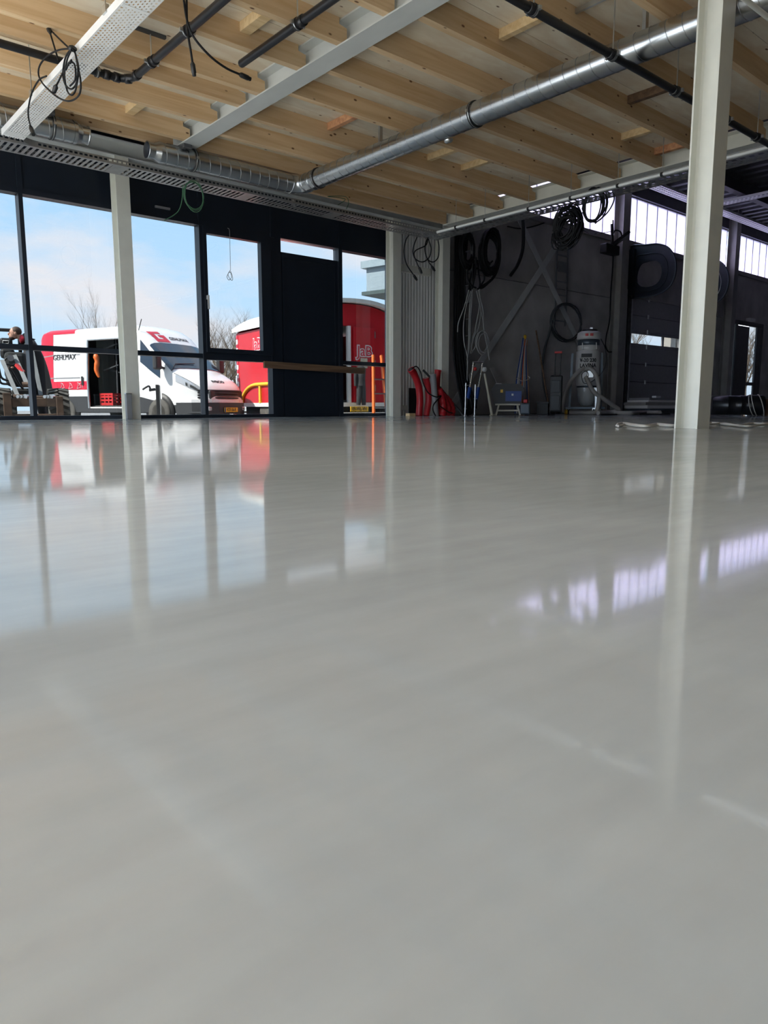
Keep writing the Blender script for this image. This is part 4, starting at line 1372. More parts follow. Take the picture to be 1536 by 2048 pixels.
for xx in (16.36, 16.62, 19.38):
    MB().box((xx, YI - .10, 0), (xx + .055, YI - .02, 3.0)).build('guide_rail', 'galv', d2)
MB().box((16.72, YI + .055, 0), (19.38, YI + .07, 1.72)).box((16.72, YI + .055, 2.02), (19.38, YI + .07, 2.86)).build('backing', 'dark_steel', d2)  # added sheet, blocks daylight coming through the gaps between sections
MB().box((16.42, YI - .02, 0), (16.72, YI + .02, 3.0)).box((19.38, YI - .02, 0), (19.5, YI + .02, 3.0)).build('jamb', 'dark_steel', d2)


def resample(loop, n):
    P = spline(list(loop) + [loop[0]], 10)
    ln = [0]
    for a, b in zip(P[:-1], P[1:]):
        ln.append(ln[-1] + (b - a).length)
    res = []
    j = 0
    for k in range(n):
        t = ln[-1] * k / n
        while ln[j + 1] < t:
            j += 1
        f = (t - ln[j]) / max(1e-9, ln[j + 1] - ln[j])
        res.append(P[j].lerp(P[j + 1], f))
    return res


XC = 16.62
outer = [(1262, 597), (1258, 560), (1258, 520), (1263, 493), (1290, 490), (1316, 488), (1337, 495), (1349, 513), (1352, 536), (1346, 562), (1330, 582), (1300, 593)]
inner = [(1281, 573), (1273, 562), (1274, 545), (1281, 529), (1293, 524), (1306, 521), (1316, 523), (1322, 532), (1323, 546), (1319, 560), (1309, 570), (1294, 574)]
for lab, dx in (('navy curved side console of the sectional door, fully in view', 0.0), ('navy curved side console mostly hidden by the lone column', 2.75)):
    t = thing('door_console', lab, 'door console', (XC + dx, YI - .03, 3.0), group='sectional door consoles')
    o_ = resample([on_x(a, b, XC) for a, b in outer], 48)
    i_ = resample([on_x(a, b, XC) for a, b in inner], 48)
    for p in o_ + i_:
        p.y = min(p.y, YI - .015)
    mb = MB()
    n = 48
    vs = [p + Vector((dx, 0, 0)) for p in o_] + [p + Vector((dx, 0, 0)) for p in i_]
    vs += [p + Vector((.05, 0, 0)) for p in vs]
    fs = []
    for k in range(n):
        l = (k + 1) % n
        fs += [(k, l, n + l, n + k), (2 * n + k, 3 * n + k, 3 * n + l, 2 * n + l), (k, 2 * n + k, 2 * n + l, l), (n + k, n + l, 3 * n + l, 3 * n + k)]
    mb._add(vs, fs)
    mb.build('plate', 'navy', t)
    MB().tube([p + Vector((dx - .012, 0, 0)) for p in o_], .018, 8, closed=True).build('rim', 'vac_frame', t)
    MB().tube([p.lerp(q, .55) + Vector((dx - .006, 0, 0)) for p, q in zip(o_, i_)], .010, 8, closed=True).build('guide_track', 'navy' if dx == 0 else 'galv', t)
    MB().box((XC + dx - .10, YI - .16, 2.85), (XC + dx, YI - .02, 3.95)).build('bracket', 'navy', t)

# ------------------------------------------------------------------ rear entrance
d3 = struct('door_3', 'dark glazed rear entrance', (22.3, YI, 0))
MB().box((22.30, YI - .03, 0), (22.38, YI + .02, 2.75)).box((24.5, YI - .03, 0), (24.6, YI + .02, 2.75)).box((22.38, YI - .03, 2.62), (24.5, YI + .02, 2.75)).box((22.66, YI - .03, 0), (22.78, YI + .02, 2.62)).box((24.14, YI - .03, 0), (24.22, YI + .02, 2.62)).box((23.62, YI - .03, .82), (24.14, YI + .02, .92)).build('frame', 'frame', d3)
MB().box((22.78, YI - .01, .02), (23.62, YI + .02, 2.60)).build('leaf', 'frame', d3)
MB().box((22.38, YI + .005, .1), (22.66, YI + .011, 2.62)).build('pane', 'glass', d3)
MB().box((23.62, YI + .005, .92), (24.14, YI + .011, 2.62)).build('pane', 'glass', d3)
MB().box((23.62, YI + .005, .1), (24.14, YI + .011, .82)).build('pane', 'glass', d3)
MB().box((24.22, YI - .02, 0), (24.5, YI + .05, 2.62)).build('side_panel', 'frame', d3)
el_ = thing('emergency_light', 'small lamp housing over the rear entrance', 'lamp', on_y(1500, 640, 9.95))
c = on_y(1500, 640, 9.95)
MB().cham((c.x - .2, 9.86, c.z - .05), (c.x + .2, 10.0, c.z + .05), .02).build('housing', 'sandwich', el_)
MB().cham((c.x - .17, 9.855, c.z - .035), (c.x + .17, 9.865, c.z + .03), .005).build('lens', 'text_white', el_)

# ------------------------------------------------------------------ cable ladders, hanks and hoses on the concrete wall
la = thing('cable_ladder', 'narrow steel cable ladder behind the black cable loops', 'cable ladder', (10.42, 9.7, 1.3), group='cable ladders')
for yy in (9.97, 9.56):
    MB().bar((10.42, yy, 1.35), (10.42, yy, 4.2), .02, .05).build('rail', 'tray_dark_refl', la)
for k in range(9):
    MB().bar((10.42, 9.57, 1.5 + k * .31), (10.42, 9.96, 1.5 + k * .31), .03, .02).build('rung', 'tray_dark_refl', la)
lb = thing('cable_ladder', 'narrow steel cable ladder above the wall-hung hose ring', 'cable ladder', on_y(1122, 650, 9.95), group='cable ladders')
xa, xc = on_y(1112, 560, 9.95).x, on_y(1134, 560, 9.95).x
for xx in (xa, xc):
    MB().bar((xx, 9.95, 1.95), (xx, 9.95, 4.1), .05, .02).build('rail', 'tray_dark_refl', lb)
for k in range(8):
    MB().bar((xa, 9.95, 2.05 + k * .28), (xc, 9.95, 2.05 + k * .28), .02, .03).build('rung', 'tray_dark_refl', lb)
MB().box((xa + .05, 9.93, 3.10), (xc - .05, 9.945, 3.32)).build('plate', 'tray_dark_refl', lb)

bt = thing('cable_bundle', 'curtain of thick black tubes running down beside the cream column to the floor', 'cables', on_z(935, 831, 0))
for k in range(9):
    o = k * 3.1
    p = [on_y(912 + o * .9, 470, 9.72), on_y(911 + o * .75, 540, 9.72), on_y(908 + o * .8, 640, 9.68), on_y(908 + o * .85, 710, 9.62), on_y(914 + o * .9, 765, 9.5), on_y(924 + o * 1.1, 812, 9.4), Vector((on_z(928 + o * 1.2, 831, 0).x, 9.32, .02))]
    MB().tube(spline([jitter(q, .02) for q in p], 6), .019, 8).build('tube', 'cable', bt)

yc = 9.55
coil('cable_coil', 'small upright hank of black cables at the tray corner', on_y(935, 500, yc), (1, 0, 0), (0, 0, 1), .16, .27, 22, .016, 'cable', .40, group='black cable hanks')
coil('cable_coil', 'large upright hank of black cables before the concrete wall', on_y(981, 505, yc), (1, 0, 0), (.05, 0, 1), .24, .36, 28, .017, 'cable', .38, group='black cable hanks')
hk = thing('cable_bundle', 'black cables gathered to a knot under the two hanks', 'cables', on_y(958, 578, yc))
for pth in ([(999, 480), (1000, 520), (990, 552), (972, 570), (957, 577)], [(996, 520), (985, 555), (968, 574), (955, 578)], [(1000, 505), (993, 545), (978, 562), (962, 573)], [(948, 520), (946, 545), (942, 570), (938, 582)],
            [(952, 515), (951, 540), (948, 560), (944, 578)], [(955, 520), (957, 545), (960, 565), (958, 578)], [(940, 525), (934, 550), (942, 570), (952, 576)], [(952, 536), (966, 545), (968, 560), (958, 575)], [(946, 530), (940, 560), (937, 580)], [(950, 528), (947, 558), (942, 582)],
            [(962, 522), (968, 532), (974, 537), (981, 543)], [(972, 520), (978, 526), (980, 530)], [(985, 522), (978, 528), (970, 527)]):
    px_tube(MB(), pth, yc - .03 + R_() * .04, .016, 8).build('cable', 'cable', hk)
gh = thing('cable_bundle', 'pale grey tubes dangling below the knot of black cables with a small ring', 'cables', on_y(950, 580, yc - .05))
for pth in ([(938, 580), (928, 615), (917, 645), (915, 664)], [(942, 582), (932, 615), (927, 650), (928, 685), (934, 708), (936, 725)], [(945, 580), (940, 605), (938, 650), (937, 690), (935, 720), (934, 770)], [(945, 582), (941, 640), (938, 700), (934, 720)],
            [(959, 578), (960, 605), (955, 635), (950, 662)], [(960, 578), (962, 610), (960, 640), (955, 664)], [(957, 580), (966, 620), (968, 660), (976, 700)], [(953, 582), (962, 620), (970, 665), (979, 720)]):
    px_tube(MB(), pth, yc - .06, .011 if pth[0][0] < 960 else .008, 6).build('tube', 'grey_cable', gh)
coil('cable_coil', 'pale grey cable ring hung before the flat brace', on_y(965, 685, yc - .05), (1, 0, 0), (.05, 0, 1), .175, .20, 4, .010, 'grey_cable', .3, group='grey cable rings')
coil('cable_coil', 'narrow pale grey cable loop beside the grey ring', on_y(949, 684, yc - .05), (1, 0, 0), (.35, 0, 1), .07, .20, 3, .009, 'grey_cable', .4, group='grey cable rings')
coil('hose_coil', 'large dark hose ring hanging on the wall above the vacuum cleaner', on_y(1133, 645, 9.86), (1, 0, 0), (0, 0, 1), .56, .40, 6, .014, 'dark_grey', .12, cat='hose')
cable('hose', 'dark hose hanging down the wall beside the broom', [on_y(1105, 640, 9.84), on_y(1098, 668, 9.9), on_y(1088, 705, 9.92), on_y(1085, 745, 9.93), on_y(1090, 785, 9.93), on_y(1099, 812, 9.93)], .024, 'dark_grey', plug=False, cat='hose')
cable('hanging_cable', 'black cable hanging down the dull column by the door rails', [on_y(1226, 440, 9.66), on_y(1226, 520, 9.66), on_y(1222, 580, 9.66), on_y(1219, 640, 9.66), on_y(1213, 670, 9.66), on_y(1211, 690, 9.66), on_y(1216, 703, 9.66), on_y(1223, 704, 9.66)], .016, 'cable', plug=False)
cable('hanging_cable', 'thin black cable strung from the dark hank to the floodlight', [on_x(1165, 460, 8.1), on_y(1185, 468, 9.3), on_y(1205, 466, 9.45), on_y(1222, 463, 9.5)], .008, 'cable', plug=False)
cable('hanging_cable', 'thin black cable sagging along the top of the concrete wall', [on_y(1015, 453, 9.985), on_y(1040, 457, 9.985), on_y(1070, 452, 9.985), on_y(1108, 438, 9.985)], .012, 'cable', plug=False)

# floodlight clamped to the dull column
fl = thing('floodlight', 'black work floodlight clamped to the column under the clerestory', 'floodlight', on_y(1232, 490, 9.68))
c0, c1 = on_y(1222, 493, 9.62), on_y(1256, 468, 9.45)
ax = (c1 - c0).normalized()
up_ = Vector((.25, -.55, -.8)).normalized()
up_ = (up_ - ax * up_.dot(ax)).normalized()
MB().bar(c0, c1, .22, .06, up=up_).build('housing', 'black_plastic', fl)
MB().bar(c0.lerp(c1, .42) + up_ * .034, c0.lerp(c1, .92) + up_ * .034, .16, .006, up=up_).build('lens', 'grey_pvc', fl)
MB().tube(spline([on_y(1223, 455, 9.66), on_y(1224, 470, 9.66), on_y(1230, 461, 9.6), on_y(1240, 463, 9.6), on_y(1244, 472, 9.6)], 6), .018, 8).build('bracket', 'black_plastic', fl)
MB().tube([on_y(1223, 448, 9.66), on_y(1224, 500, 9.66)], .025, 8).build('post', 'black_plastic', fl)
MB().cham(Vector(on_y(1215, 502, 9.6)) - Vector((.12, .05, .05)), Vector(on_y(1226, 498, 9.7)) + Vector((.05, .03, .05)), .02).build('driver_box', 'black_plastic', fl)

# perforated trays high in the hall
p = on_y(1440, 417, 9.1)
tray('cable_tray', 'pale cable tray high in the hall along the clerestory', (13.0, 9.1, p.z), (1, 0, 0), (0, 1, 0), 16.0, .30, 3, .10, .05, 'tray', side_slots=False)
q = on_z(1490, 400, p.z + .02)
tray('cable_tray', 'pale cable tray high in the hall crossing towards the clerestory', (q.x, 1.0, p.z + .07), (0, 1, 0), (1, 0, 0), 8.1, .30, 3, .10, .05, 'tray', side_slots=False)
tray('cable_tray', 'pale cable tray high in the hall seen above the open black cable ring', (on_z(1200, 280, 4.6).x, 1.0, 4.6), (0, 1, 0), (1, 0, 0), 8.0, .30, 3, .10, .05, 'tray', side_slots=False)

# ================================================================== THE YARD OUTSIDE
GZ = -0.35
RH = Vector((RIGHT.x, RIGHT.y, 0)).normalized()
FH = Vector((FWD.x, FWD.y, 0)).normalized()
FE = F_PX / cos(PITCH)


def yard(lat, dep, z=GZ):
    p = RH * lat + FH * dep
    return Vector((p.x, p.y, z))


M['van_white'] = mat('van_white', (0.80, 0.80, 0.80), 0.25, coat=.5)
M['van_red'] = mat('van_red', (0.62, 0.015, 0.045), 0.3)
M['van_black'] = mat('van_black_plastic', (0.035, 0.037, 0.04), 0.55)
M['van_glass'] = mat('van_dark_glass', (0.02, 0.035, 0.06), 0.05, spec=.8)
M['van_dark'] = mat('van_interior', (0.02, 0.022, 0.022), 0.8)
M['lamp'] = mat('headlamp', (0.55, 0.57, 0.60), 0.1, .4)
M['plate'] = mat('number_plate', (0.85, 0.50, 0.03), 0.4)
M['trailer_red'] = mat('trailer_red', (0.55, 0.015, 0.025), 0.4, var=.05)
M['trailer_roof'] = mat('trailer_roof', (0.72, 0.72, 0.68), 0.6, var=.12, scale=3)
M['tyre'] = mat('muddy_tyre', (0.10, 0.095, 0.085), 0.9, var=.3, scale=12)
M['rust'] = mat('rusty_steel', (0.12, 0.075, 0.05), 0.8, var=.4, scale=9)
M['loader_grey'] = mat('loader_grey', (0.17, 0.185, 0.19), 0.5, var=.15)
M['bark'] = mat('bark', (0.17, 0.13, 0.095), 0.9, var=.2)
M['skin'] = mat('skin', (0.50, 0.27, 0.19), 0.55)
M['hair'] = mat('hair', (0.05, 0.027, 0.016), 0.7)
M['coat'] = mat('dark_coat', (0.022, 0.022, 0.025), 0.85, var=.4, scale=7)
M['clad'] = mat('bluegrey_cladding', (0.26, 0.33, 0.37), 0.5, var=.05)
M['under'] = mat('dark_soffit', (0.05, 0.08, 0.08), 0.6)

# ------------------------------------------------------------------ white van
a_ = radians(27)
VX = RH * cos(a_) - FH * sin(a_)
vrot = math.atan2(VX.y, VX.x)
van = thing('delivery_van', 'white high-roof van with red graphics and an open sliding door', 'van', yard(-9.49, 20.3), rotz=vrot, local=True)
VL = 5.66
_zt = [(0, 2.46), (.06, 2.56), (.3, 2.62), (3.25, 2.62), (3.5, 2.57), (3.75, 2.42), (4.02, 2.14), (4.75, 1.46), (4.9, 1.40), (5.3, 1.20), (5.5, 1.06), (5.60, .95), (5.66, .78)]
_w = [(0, .97), (.1, 1.0), (4.3, 1.0), (4.8, .96), (5.2, .88), (5.45, .78), (5.60, .66), (5.66, .58)]


def lerp_t(tab, x):
    for (x0, y0), (x1, y1) in zip(tab[:-1], tab[1:]):
        if x <= x1:
            return y0 + (y1 - y0) * max(0, (x - x0) / (x1 - x0))
    return tab[-1][1]


def VS(X, f, side=-1, off=0.0):
    """point of the van skin: f 0..1 up the side, 1..2 over to the roof centre"""
    zt, w, zb = lerp_t(_zt, X), lerp_t(_w, X), .38
    zs = zt - min(.14, (zt - zb) * .25)
    g = lambda z: 1 - .085 * max(0, (z - 1.3)) / 1.2
    if f <= 1:
        z = zb + (zs - zb) * f
        y = w * g(z) + off
        p = Vector((X, side * y, z))
    else:
        t = (f - 1) * pi / 2
        y = (w * g(zs)) * cos(t) ** .55 if f < 2 else 0
        z = zs + (zt - zs) * sin(t) ** .75
        p = Vector((X, side * y, z + off))
        if X > 3.5:
            p.x += off * .8
    p.y = 1.0 + p.y
    return p


XS = [0, .04, .1, .3, .51, .9, 1.35, 1.81, 2.4, 3.05, 3.25, 3.5, 3.75, 4.02, 4.25, 4.5, 4.75, 4.9, 5.1, 5.3, 5.45, 5.55, 5.62, 5.66]
FSD = [0, .05, .20, .4, .6, .8, .9, 1.0]
FRF = [1.0, 1.08, 1.2, 1.4, 1.65, 1.85, 2.0]


def vpatch(xs, fs, side, off=0.0, skip=None):
    mb = MB()
    vs = [VS(X, f, side, off) for X in xs for f in fs]
    n = len(fs)
    fc = []
    for i in range(len(xs) - 1):
        for j in range(n - 1):
            if skip and skip(xs[i], xs[i + 1], fs[j], fs[j + 1]):
                continue
            fc.append((i * n + j, i * n + j + 1, (i + 1) * n + j + 1, (i + 1) * n + j))
    mb._add(vs, fc, True)
    return mb


OX0, OX1 = 1.81, 3.05
hole = lambda x0, x1, f0, f1: x0 >= OX0 - 1e-6 and x1 <= OX1 + 1e-6 and f0 >= .05 - 1e-6 and f1 <= .9 + 1e-6
bd = MB()
for side in (-1, 1):
    p = vpatch(XS, FSD[2:], side, skip=hole if side == -1 else None)
    bd._add(p.v, p.f, True)
    p = vpatch(XS, FRF, side)
    bd._add(p.v, p.f, True)
rr = [VS(0, f, -1) for f in FSD[2:] + FRF[1:]] + [VS(0, f, 1) for f in (FSD[2:] + FRF[1:])[::-1][1:]]
bd._add(rr, [tuple(range(len(rr)))])
rr = [VS(VL, f, -1) for f in FSD[2:] + FRF[1:]] + [VS(VL, f, 1) for f in (FSD[2:] + FRF[1:])[::-1][1:]]
bd._add(rr, [tuple(range(len(rr)))])
body = bd.build('body', 'van_white', van)
lw = MB()
for side in (-1, 1):
    p = vpatch(XS, FSD[:3], side, skip=hole if side == -1 else None)
    lw._add(p.v, p.f, True)
rr = [VS(0, f, -1) for f in FSD[:3]] + [VS(0, f, 1) for f in FSD[:3][::-1]]
lw._add(rr, [tuple(range(len(rr)))])
lw.box((.05, .06, .36), (5.6, 1.94, .40))
lw.build('lower_cladding', 'van_black', van)
# red graphics wrapped on the near side and the rear roof
for nm, xs, fs in (('red_graphic', [.0, .04, .1, .3, .51], FSD[2:] + FRF[1:]), ('red_graphic', [.51, .9, 1.35], [1.08, 1.2, 1.4, 1.65, 2.0]), ('red_band', [.51, .9, 1.35, 1.79], [.285, .39])):
    vpatch(xs, fs, -1, .006).build(nm, 'van_red', body)
vpatch([.51, .9, 1.35], [.99, 1.08], -1, .006).build('red_band', 'van_red', body)
for f0 in (.72, .43):
    vpatch([.1, .5, 1.0, 1.55], [f0, f0 + .012], -1, .008).build('side_moulding', 'grey_pvc', body)
text('lettering', 'GEHLMAX', .21, 'text_black', body, VS(.95, .695, -1, .009) + Vector((0, -.0, 0)), basis((1, 0, 0), (0, .0, 1)), .003, .0, .92)
for k in range(3):
    o = .78 + k * .32
    q = lambda x, f: VS(o + x, f, -1, .014)
    mb = MB()
    mb.tube([q(0, .30), q(.06, .34), q(.03, .375), q(.10, .36), q(.16, .31), q(0, .30)], .006, 5)
    if k == 2:
        mb.tube([q(.10, .36), q(.20, .37), q(.21, .31)], .006, 5)
    mb.build('machine_emblem', 'text_white', body)
vpatch([.02, .04, .07, .1], [.42, .70], -1, .012).build('tail_lamp', 'red', body)
MB().cham(VS(1.60, .34, -1, .0) - Vector((0, .02, .0)), VS(1.68, .45, -1, .02), .02).build('door_handle', 'rubber', body)
# open doorway: inner walls, floor and load
inn = MB()
inn.box((OX0, .12, .5), (OX1 + .3, 1.85, .56))
inn.box((OX0 - 1.2, 1.80, .5), (OX1 + .3, 1.85, 2.45))
inn.box((OX0 - 1.2, .1, .5), (OX0 - 1.15, 1.85, 2.45))
inn.box((OX1 + .25, .1, .5), (OX1 + .3, 1.85, 2.45))
inn.box((OX0 - 1.2, .15, 2.40), (OX1 + .3, 1.85, 2.45))
inn.build('load_space', 'van_dark', van)
dfm = MB()
for X in (OX0, OX1):
    dfm.tube([VS(X, f, -1, .0) + Vector((0, .02, 0)) for f in (.05, .2, .4, .6, .8, .9)], .035, 8)
dfm.tube([VS(x, .9, -1) + Vector((0, .02, 0)) for x in (OX0, 2.4, OX1)], .03, 8)
dfm.build('door_frame', 'galv', van)
MB().box((OX0 + .02, .02, .46), (OX1, .16, .52)).build('step', 'sandwich', van)
shf = MB()
for z in (1.5, 2.05):
    shf.bar((OX0 + .1, .5, z), (OX0 + .75, .4, z + .12), .04, .03).bar((OX0 + .15, .7, z), (OX0 + .7, .7, z - .1), .04, .03)
shf.bar((OX0 + .55, .5, .6), (OX0 + .6, .5, 2.3), .04, .04)
shf.build('rack', 'dark_grey', van)
MB().box((2.45, .75, .56), (3.3, .8, 2.4)).build('partition', 'vac_frame', van)
jc = MB().tube(spline([(OX0 + .14, .2, 1.9), (OX0 + .18, .2, 1.7), (OX0 + .16, .18, 1.5), (OX0 + .22, .2, 1.3)], 5), [.05, .07, .08, .07, .06, .06, .07, .07, .06, .06, .06, .06, .05, .05, .04, .03][:16], 10).build('hung_jacket', 'orange', van)
rc = thing('crate', 'red plastic crate standing in the open van doorway', 'crate', van.matrix_basis @ Vector((2.2, .4, .56)), rotz=vrot, local=True)
mb = MB().box((-.24, -.15, 0), (.24, .15, .02))
for z in (.02, .11, .20, .27):
    mb.box((-.24, -.15, z), (.24, -.13, z + .05)).box((-.24, .13, z), (.24, .15, z + .05)).box((-.24, -.13, z), (-.22, .13, z + .05)).box((.22, -.13, z), (.24, .13, z + .05))
for x in (-.24, -.08, .06, .20):
    mb.box((x, -.152, 0), (x + .04, -.13, .30)).box((x, .13, 0), (x + .04, .152, .30))
mb.build('basket', 'red', rc)
# glazing, lamps, grille, bumper
for side in (-1, 1):
    vpatch([3.72, 3.9, 4.02, 4.2, 4.38], [.66, .8, .95], side, .008).build('side_window', 'van_glass', van)
    vpatch([4.02, 4.1, 4.3, 4.5, 4.72], [1.10, 1.25, 1.5, 1.75, 2.0], side, .010).build('windshield', 'van_glass', van)
    vpatch([4.85, 5.0, 5.2, 5.4, 5.5], [.84, 1.0, 1.06], side, .012).build('headlamp', 'lamp', van)
    vpatch([4.78, 5.0, 5.2, 5.5], [1.06, 1.10], side, .014).build('lamp_trim', 'van_black', van)
    vpatch([5.12, 5.3, 5.46], [.86, .96], side, .018).build('lamp_lens', 'van_black', van)
    mo = MB().cham((4.42, (-.30 if side < 0 else 2.08), 1.42), (4.56, (-.08 if side < 0 else 2.30), 1.86), .05).build('mirror', 'van_black', van)
    MB().bar((4.48, (-.1 if side < 0 else 2.1), 1.5), (4.5, (.05 if side < 0 else 1.95), 1.46), .06, .05).build('mirror_arm', 'van_black', mo)
MB().tube([VS(4.72, 1.15, -1, .02), VS(4.62, 1.6, -1, .025), VS(4.6, 2.0, -1, .03)], .012, 6).build('wiper', 'rubber', van)
MB().tube([VS(3.62, 1.2, -1, .02), VS(3.55, 1.2, -1, .25)], .010, 6).build('antenna', 'rubber', van)
for z in (.74, .80, .86, .92):
    MB().tube([(5.42, .17, z), (5.60, .38, z), (5.685, .7, z), (5.70, 1.0, z), (5.685, 1.3, z), (5.60, 1.62, z), (5.42, 1.83, z)], .021, 6).build('grille_bar', 'van_black', van)
MB().cham((5.48, .36, .70), (5.655, 1.64, .93), .04).build('grille_shell', 'van_black', van)
bumper = MB()
pts = [(4.85, .02), (5.3, .08), (5.6, .25), (5.74, .6), (5.76, 1.0), (5.74, 1.4), (5.6, 1.75), (5.3, 1.92), (4.85, 1.98)]
bumper.prism([(x, y) for x, y in pts], (0, 0, .28), (1, 0, 0), (0, 1, 0), (0, 0, .34))
bumper.build('bumper', 'van_black', van)
MB().prism([(x - .02, 1 + (y - 1) * .985) for x, y in pts], (0, 0, .62), (1, 0, 0), (0, 1, 0), (0, 0, .08)).build('bumper_top', 'van_white', van)
for y0 in (.24, 1.52):
    MB().cham((5.52, y0 + .06, .42), (5.66, y0 + .20, .52), .02).build('fog_lamp', 'lamp', van)
pl = MB().cham((5.765, .74, .385), (5.785, 1.26, .50), .004).build('number_plate', 'plate', van)
text('lettering', 'VZF-36-R', .115, 'text_black', pl, (5.788, 1.0, .442), basis((0, 1, 0), (0, 0, 1)), .001, .002, .80)
MB().box((5.782, .742, .388), (5.788, .78, .497)).build('plate_band', 'blue', pl)
def vtop(X, y, off=0.0):
    """height of the van skin over a plan point near its middle"""
    zt, w, zb = lerp_t(_zt, X), lerp_t(_w, X), .38
    zs = zt - min(.14, (zt - zb) * .25)
    wg = w * (1 - .085 * max(0, (zs - 1.3)) / 1.2)
    c = min(.999, max(0, abs(y - 1.0) / wg)) ** (1 / .55)
    return zs + (zt - zs) * (1 - c * c) ** .375 + off


def wrap(o, X0, y0, k):
    """lay flat lettering onto the sloping skin: local x across, local y up the slope"""
    for vtx in o.data.vertices:
        a, b, h = vtx.co
        X = X0 - b * k
        vtx.co = Vector((X + .6 * (.004 + h), y0 + a, vtop(X, y0 + a) + .004 + h))


I3 = Matrix(((1, 0, 0), (0, 1, 0), (0, 0, 1)))
wrap(text('lettering', 'IVECO', .13, 'text_black', van, (0, 0, 0), I3, .003, .003, 1.25), 5.38, 1.0, .82)
# emblem and name on the sloping roof front
fr_n = Vector((.74, 0, .67))
fb = basis((0, 1, 0), (-.67, 0, .74))
c = VS(3.80, 2.0) + fr_n * .02
gp_ = [(-.28, .20), (.10, .20), (.14, .11), (-.16, .11), (-.12, -.08), (.12, -.08), (.10, -.00), (-.02, -.00), (-.01, .06), (.22, .06), (.17, -.18), (-.22, -.18)]
o = fb @ Vector((1, 0, 0))
em = MB()
for a0, a1, b0, b1 in ((-.28, .12, .11, .20), (-.26, -.12, -.18, .11), (-.12, .20, -.18, -.08), (.06, .20, -.08, .06), (-.03, .20, -.01, .06)):
    em.box((a0 - .5 * b0 * 0, b0, 0), (a1, b1, .004))
em = em.build('emblem', 'van_red', van)
for vtx in em.data.vertices:
    vtx.co.x -= vtx.co.y * .28
wrap(em, 3.86, .60, .72)
wrap(text('lettering', 'GEHLMAX', .15, 'text_black', van, (0, 0, 0), I3, .002, .0, 1.0), 3.88, 1.26, .72)


def wheel(X, y, side, parent, r=.36, w=.22):
    c = Vector((X, y, r))
    o = MB().lathe([(r * .62, -w / 2), (r * .93, -w / 2), (r, -w * .36), (r, w * .36), (r * .93, w / 2), (r * .62, w / 2), (r * .62, -w / 2)], c, (0, 1, 0), 28).build('tyre', 'tyre', parent)
    MB().lathe([(0, -w * .30), (r * .3, -w * .42), (r * .35, -w * .30), (r * .58, -w * .26), (r * .63, -w * .40), (r * .63, w * .3), (0, w * .3)], c, (0, 1 if side < 0 else -1, 0), 28).build('rim', 'loader_grey', o)


for X in (.95, 4.32):
    MB().lathe([(0.30, -.02), (.47, -.02), (.47, .02), (.0, .02)], (X, .03, .40), (0, 1, 0), 28).build('wheel_arch', 'rubber', van)
    wheel(X, .07, -1, van)
    wheel(X, 1.90, 1, van)

# ------------------------------------------------------------------ red site trailer
TX = RH * .83 + FH * .555
trot = math.atan2(TX.y, TX.x)
tr = thing('site_trailer', 'red site trailer with an arched white roof and a hatch door', 'trailer', yard(-1.93, 17.3), rotz=trot, local=True)
TW, TLn, ZF, ZE, ZA = 2.9, 3.9, .62, 2.52, 2.98
arch = [(TW * k / 16, ZE + (ZA - ZE) * (1 - abs((k - 8) / 8) ** 2.6)) for k in range(17)]
endp = [(0, ZF), (TW, ZF)] + [(x, z) for x, z in arch[::-1]]
# front end has a real doorway: left jamb, right field and head around it
DX0, DX1, DZ1 = 1.00, 1.32, 2.46
MB().box((0, 0, ZF), (DX0, .05, ZE)).box((DX1, 0, ZF), (TW, .05, ZE)).box((DX0, 0, DZ1), (DX1, .05, ZE)).prism([(x, z) for x, z in arch] , (0, 0, 0), (1, 0, 0), (0, 0, 1), (0, .05, 0)).build('end_wall', 'trailer_red', tr)
MB().prism(endp, (0, TLn - .05, 0), (1, 0, 0), (0, 0, 1), (0, .05, 0)).build('end_wall', 'trailer_red', tr)
MB().box((0, .05, ZF), (.05, TLn - .05, ZE)).build('side_wall', 'trailer_red', tr)
MB().box((TW - .05, .05, ZF), (TW, TLn - .05, ZE)).build('side_wall', 'trailer_red', tr)
MB().box((.05, .05, ZF), (TW - .05, TLn - .05, ZF + .06)).build('floor_plate', 'van_dark', tr)
rf = [(x * 1.06 - .075, z + .03) for x, z in arch]
MB().prism(rf + [(x, z + .09) for x, z in rf[::-1]], (0, -.14, 0), (1, 0, 0), (0, 0, 1), (0, TLn + .28, 0)).build('roof', 'trailer_roof', tr)
MB().box((-.03, -.03, ZF - .10), (TW + .03, TLn + .03, ZF)).build('sill', 'sandwich', tr)
MB().box((.15, .2, .2), (TW - .15, TLn - .2, ZF - .1)).build('chassis', 'van_dark', tr)
for z0 in [ZF + .23 * k for k in range(8)]:
    MB().box((-.012, TLn - .11, z0), (.0, TLn, z0 + .13)).build('marker_strip', 'text_white', tr)
    MB().box((-.012, TLn - .11, z0 + .13), (.0, TLn, z0 + .23)).build('marker_strip', 'van_red', tr)
yb_ = MB()
yb_.tube([(-.02, TLn - .35 - 1.0 * (1 - cos(radians(9 * k))), ZF + .48 * sin(radians(9 * k))) for k in range(11)] + [(-.02, .3, ZF + .48)], .05, 8)
yb_.bar((-.02, TLn - 1.55, ZF), (-.02, TLn - 1.55, ZF + .46), .05, .10)
yb_.build('yellow_arch', 'yellow', tr)
tlg = text('lettering', 'JaB', .42, 'text_white', tr, (-.006, 2.52, 2.13), basis((0, -1, 0), (0, 0, 1)), .003, .024, 1.0)
text('lettering', 'JaB', .41, 'van_red', tlg, (-.012, 2.52, 2.13), basis((0, -1, 0), (0, 0, 1)), .005, .006, 1.0)
